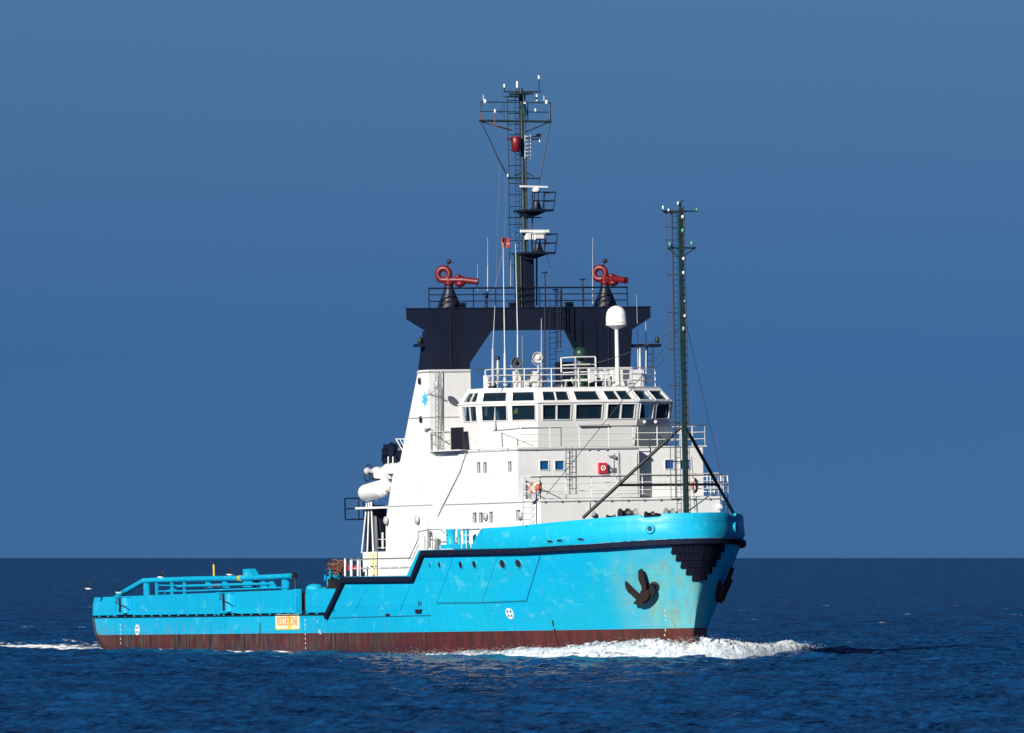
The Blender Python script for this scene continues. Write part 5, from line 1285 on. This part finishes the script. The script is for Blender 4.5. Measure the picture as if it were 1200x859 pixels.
def sea_mat():
    m = bpy.data.materials.new('sea_water'); m.use_nodes = True; g = NT(m); b = m.node_tree.nodes['Principled BSDF']
    co = g.n('ShaderNodeNewGeometry').outputs['Position']
    b.inputs['IOR'].default_value = 1.33; b.inputs['Specular IOR Level'].default_value = .24
    n3 = g.noise(co, 1., 4, (.16, .10, .1), .6)
    # ripple slopes added straight to the surface normal, so that they stay the same at any distance
    def slope(sc3, amp, det):
        mp = g.n('ShaderNodeMapping'); mp.inputs['Scale'].default_value = sc3; g.l(co, mp.inputs[0])
        x = g.n('ShaderNodeTexNoise'); x.inputs['Scale'].default_value = 1.; x.inputs['Detail'].default_value = det; x.inputs['Roughness'].default_value = .6; g.l(mp.outputs[0], x.inputs[0])
        v = g.n('ShaderNodeVectorMath', operation='SUBTRACT'); g.l(x.outputs['Color'], v.inputs[0]); v.inputs[1].default_value = (.5, .5, .5)
        u = g.n('ShaderNodeVectorMath', operation='MULTIPLY'); g.l(v.outputs[0], u.inputs[0]); u.inputs[1].default_value = (amp, amp, 0); return u.outputs[0]
    def vadd(a, b): x = g.n('ShaderNodeVectorMath', operation='ADD'); g.l(a, x.inputs[0]); g.l(b, x.inputs[1]); return x.outputs[0]
    nn = vadd(g.n('ShaderNodeNewGeometry').outputs['Normal'], vadd(slope((2.6, 1.6, 1.), 2.3, 6), slope((.35, .10, 1.), 1.5, 4)))
    no = g.n('ShaderNodeVectorMath', operation='NORMALIZE'); g.l(nn, no.inputs[0]); g.l(no.outputs[0], b.inputs['Normal'])
    at = g.n('ShaderNodeAttribute', attribute_name='foam').outputs['Fac']
    fn = g.noise(co, 1., 8, (1.3, .9, 1.3), .72)
    k = g.ramp(g.math('SUBTRACT', g.math('ADD', at, fn), 1.0), .0, .10)
    # open-sea whitecaps, rare and small
    wc = g.noise(co, 1., 4, (.30, .07, .3), .6); wb = g.noise(co, 1., 5, (1.8, .9, 1.), .65)
    py_ = g.n('ShaderNodeSeparateXYZ'); g.l(co, py_.inputs[0])
    cap = g.math('MULTIPLY', g.math('MULTIPLY', g.ramp(wc, .66, .71), g.ramp(py_.outputs[1], 640., 800.)), g.ramp(wb, .50, .60))
    k = g.math('MAXIMUM', k, cap, clamp=True)
    deep = g.mix(g.ramp(n3, .35, .65), (.0050, .046, .142, 1), (.0058, .051, .154, 1))
    aer = g.mix(g.ramp(at, .35, 1.2), deep, (.003, .036, .085, 1))
    g.l(g.mix(k, aer, (.78, .80, .82, 1)), b.inputs['Base Color'])
    g.l(g.math('ADD', g.math('MULTIPLY', g.math('MAXIMUM', k, g.math('MULTIPLY', at, 1.3), clamp=True), .5), .24), b.inputs['Roughness'])
    return m
M['sea'] = sea_mat(); me.materials.append(M['sea'])
sea = bpy.data.objects.new('sea', me); COL.objects.link(sea); tag(sea, 'dark blue choppy sea reaching the horizon', 'sea', kind='structure')

# ------------------------------------------------------------------ bow wave: broken water thrown up along the bow
def foam_mat():
    m = bpy.data.materials.new('sea_foam'); m.use_nodes = True; g = NT(m); b = m.node_tree.nodes['Principled BSDF']
    co = g.n('ShaderNodeNewGeometry').outputs['Position']
    f1 = g.noise(co, 1., 8, (2.2,2.2,2.2), .7); f2 = g.noise(co, 1., 6, (7,7,7), .65)
    at = g.n('ShaderNodeAttribute', attribute_name='dens').outputs['Fac']
    c_ = g.mix(g.ramp(g.math('ADD', g.math('MULTIPLY', f1, .6), g.math('MULTIPLY', f2, .5)), .40, .60), (.12, .24, .33, 1), (.70, .74, .77, 1)); g.l(c_, b.inputs['Base Color']); b.inputs['Roughness'].default_value = .9; b.inputs['Specular IOR Level'].default_value = .1
    a = g.ramp(g.math('ADD', at, g.math('ADD', g.math('MULTIPLY', f1, .7), g.math('MULTIPLY', f2, .5))), .98, 1.12); g.l(a, b.inputs['Alpha'])
    bp = g.n('ShaderNodeBump'); bp.inputs['Strength'].default_value = .8; bp.inputs['Distance'].default_value = .12; g.l(f2, bp.inputs['Height']); g.l(bp.outputs[0], b.inputs['Normal'])
    return m
M['foam'] = foam_mat()
from mathutils import noise as mn, Vector
def ridge(path, hts, wids, dens, n=420, m=34, seed=0., lift=(0,0)):
    path = np.array(path, float); t = np.linspace(0, len(path)-1, n); px_ = np.interp(t, range(len(path)), path[:,0]); py_ = np.interp(t, range(len(path)), path[:,1])
    base = np.interp(t, np.linspace(0, len(path)-1, len(lift)), lift); hh = np.interp(t, range(len(hts)), hts); ww = np.interp(t, range(len(wids)), wids); dd = np.interp(t, range(len(dens)), dens); vs = []; dn = []
    for i in range(n):
        a, b_ = max(0, i-1), min(n-1, i+1); tx, ty = px_[b_]-px_[a], py_[b_]-py_[a]; L = sqrt(tx*tx+ty*ty); nx_, ny_ = ty/L, -tx/L
        et = min(1, i/30., (n-1-i)/30.)**.6
        for j in range(m):
            s_ = j/(m-1)*2-1; w_ = ww[i]*(.3+.7*et); x_, y_ = px_[i]+nx_*s_*w_, py_[i]+ny_*s_*w_
            q = Vector((x_*1.1+seed, y_*1.1, 0)); nz = mn.fractal(q*1.3, .8, 2.1, 6)*.5+mn.noise(q*4)*.25; big = mn.noise(q*.55)
            pr = max(0, 1-s_*s_)**.8
            z_ = base[i]*et + et*hh[i]*pr*(1+.5*big+.75*nz)-.04-.7*abs(s_)**8
            hz_ = mn.noise(Vector((x_*2.1, y_*2.1, z_*4.5+seed)))*.30*min(1, z_*3) if z_ > 0 else 0; vs.append(world((x_+hz_*.6, y_+hz_, z_))); dn.append(dd[i]*.80+.12*big)
    fs = [(i*m+j, (i+1)*m+j, (i+1)*m+j+1, i*m+j+1) for i in range(n-1) for j in range(m-1)]
    return vs, fs, dn
VS, FS, DN = [], [], []
def addr(r):
    o = len(VS); VS.extend(r[0]); FS.extend([tuple(i+o for i in f) for f in r[1]]); DN.extend(r[2])
# starboard side: hugs the shell, widening aft
sp_ = [(31.9,.4),(30.4,-1.9),(28.6,-3.6),(26,-5.3),(23,-6.8),(19.5,-8.0),(15.5,-8.9),(11,-9.4)]
SH_ = [.66,.70,.50,.34,.26,.20,.13,.06]
addr(ridge(sp_, [h*.66 for h in SH_], [.9,1.1,1.2,1.2,1.1,1.0,.8,.6], [.95,.95,.92,.85,.72,.60,.50,.30], lift=(.05,.16,.2,.2,.16,.12,.08,.0)))
addr(ridge(sp_, [h*.88 for h in SH_], [.8,1.0,1.1,1.1,1.0,.9,.8,.5], [.62,.62,.58,.52,.48,.42,.36,.2], seed=21, lift=(.05,.16,.2,.2,.16,.12,.08,.0)))
addr(ridge([(x-.3, y-1.7-.12*(31-x)) for x, y in sp_[1:7]], [.10,.14,.12,.10,.06,.03], [1.4,1.7,1.7,1.5,1.2,.9], [.50,.50,.45,.40,.35,.25], seed=5))
# stem and port side: thrown outward and left behind as a diverging crest
pp_ = [(31.8,-.9),(32.2,.5),(32.1,1.7),(31.8,2.9),(31.5,4.0),(31.2,4.9),(30.9,5.7),(30.6,6.6),(30.3,7.8)]
PH_ = [.60,.58,.44,.28,.17,.12,.26,.14,.02]
addr(ridge(pp_, [h*.9 for h in PH_], [.9,1.1,1.2,1.1,.9,.8,.8,.6,.3], [1,1,1,.95,.9,.85,.9,.85,.6], n=420, seed=9, lift=(0,.06,.12,.18,.22,.24,.26,.28,.25)))
addr(ridge(pp_, [h*1.05 for h in PH_], [.7,.9,1.0,.9,.7,.6,.7,.5,.3], [.62,.60,.58,.52,.46,.42,.52,.42,.3], n=420, seed=33, lift=(0,.06,.12,.18,.22,.24,.26,.28,.25)))
me = bpy.data.meshes.new('bow_wave'); me.from_pydata([tuple(v) for v in VS], [], FS); me.polygons.foreach_set('use_smooth', [True]*len(FS))
at = me.attributes.new('dens', 'FLOAT', 'POINT'); at.data.foreach_set('value', np.array(DN, np.float32)); me.materials.append(M['foam'])
bw = bpy.data.objects.new('bow_wave', me); COL.objects.link(bw); tag(bw, 'white foaming bow wave curling along and ahead of the bow', 'wave', kind='stuff')
# spray droplets over the crest
mb = MB(); r6 = random.Random(9)
def crest(t, pts, hts):
    u = t*(len(pts)-1); i = min(int(u), len(pts)-2); f_ = u-i; return lerp(V(*pts[i]), V(*pts[i+1]), f_), lerp(hts[i], hts[i+1], f_)
for k in range(2600):
    if k % 2: c_, h_ = crest(r6.random()**1.3, sp_, SH_)
    else: c_, h_ = crest(r6.random(), pp_, PH_)
    p_ = world((c_[0]+r6.gauss(0,.4), c_[1]+r6.gauss(0,.45), h_*r6.uniform(.4,1.05)+abs(r6.gauss(0,.13)))); s_ = r6.uniform(.006,.018)
    mb.add([p_+V(s_,0,-s_), p_+V(-s_,s_,-s_), p_+V(-s_,-s_,-s_), p_+V(0,0,s_)], [(0,1,2),(0,1,3),(1,2,3),(2,0,3)])
spw = mb.build('bow_spray', 'gull', whole=True); tag(spw, 'fine white spray drops above the bow wave', 'spray', kind='stuff')

# ------------------------------------------------------------------ sky, sun, camera
w = bpy.data.worlds.new('World'); sc.world = w; w.use_nodes = True; nt = w.node_tree; bg = nt.nodes['Background']
g = NT(w)
SE, SA = radians(24), math.atan2(SUNAZ[0], SUNAZ[1])
co = g.n('ShaderNodeTexCoord').outputs['Generated']; sp = g.n('ShaderNodeSeparateXYZ'); g.l(co, sp.inputs[0])
zz = g.math('ADD', g.math('MULTIPLY', g.math('MAXIMUM', sp.outputs[2], 0.), .75), .30)
cb_ = g.n('ShaderNodeCombineXYZ'); g.l(sp.outputs[0], cb_.inputs[0]); g.l(sp.outputs[1], cb_.inputs[1]); g.l(zz, cb_.inputs[2])
sky = g.n('ShaderNodeTexSky', sky_type='NISHITA'); sky.sun_disc = False; sky.sun_elevation = SE; sky.sun_rotation = SA; sky.air_density = 1.0; sky.dust_density = .6; sky.ozone_density = 2.5
nm_ = g.n('ShaderNodeVectorMath', operation='NORMALIZE'); g.l(cb_.outputs[0], nm_.inputs[0]); g.l(nm_.outputs[0], sky.inputs[0])
rp_ = g.n('ShaderNodeValToRGB'); cr_ = rp_.color_ramp; cr_.elements[0].position = 0.; cr_.elements[0].color = (.25,.42,.575,1); cr_.elements[1].position = 1.; cr_.elements[1].color = (.10,.16,.28,1)
for p_, c_ in ((.20, (.24,.42,.61)), (.55, (.42,.585,.70)), (.8, (.22,.33,.48))): e_ = cr_.elements.new(p_); e_.color = (*c_, 1)
g.l(g.math('MULTIPLY', sp.outputs[2], 10.), rp_.inputs[0])
mx = g.n('ShaderNodeMix', data_type='RGBA', blend_type='MULTIPLY'); mx.inputs[0].default_value = 1.; g.l(sky.outputs[0], mx.inputs[6]); g.l(rp_.outputs[0], mx.inputs[7])
mn_ = g.n('ShaderNodeMix', data_type='RGBA', blend_type='DARKEN'); mn_.inputs[0].default_value = 1.; mn_.inputs[7].default_value = (.95, 2.1, 4.4, 1)
g.l(mx.outputs[2], mn_.inputs[6]); g.l(mn_.outputs[2], bg.inputs[0]); bg.inputs[1].default_value = .075
sl = bpy.data.lights.new('sun', 'SUN'); sl.energy = 4.6; sl.angle = radians(.5); sl.color = (1., .95, .87); so = bpy.data.objects.new('sun', sl); COL.objects.link(so)
dv = Vector((SUNAZ[0]*cos(SE), SUNAZ[1]*cos(SE), sin(SE))); so.rotation_euler = dv.to_track_quat('Z', 'Y').to_euler(); so.location = (-200, -300, 200)
cd = bpy.data.cameras.new('camera'); cam = bpy.data.objects.new('camera', cd); COL.objects.link(cam); sc.camera = cam
cd.sensor_width = 36; cd.lens = FPX/1200*36; cd.clip_start = 1; cd.clip_end = 120000; cam.location = tuple(CAM); cam.rotation_euler = (pi/2+TILT, 0, 0)
sc.view_settings.view_transform = 'Standard'; sc.view_settings.look = 'None'; sc.view_settings.exposure = .47; sc.view_settings.gamma = 1

sc.cycles.transparent_max_bounces = 96
sc.cycles.caustics_reflective = False; sc.cycles.caustics_refractive = False
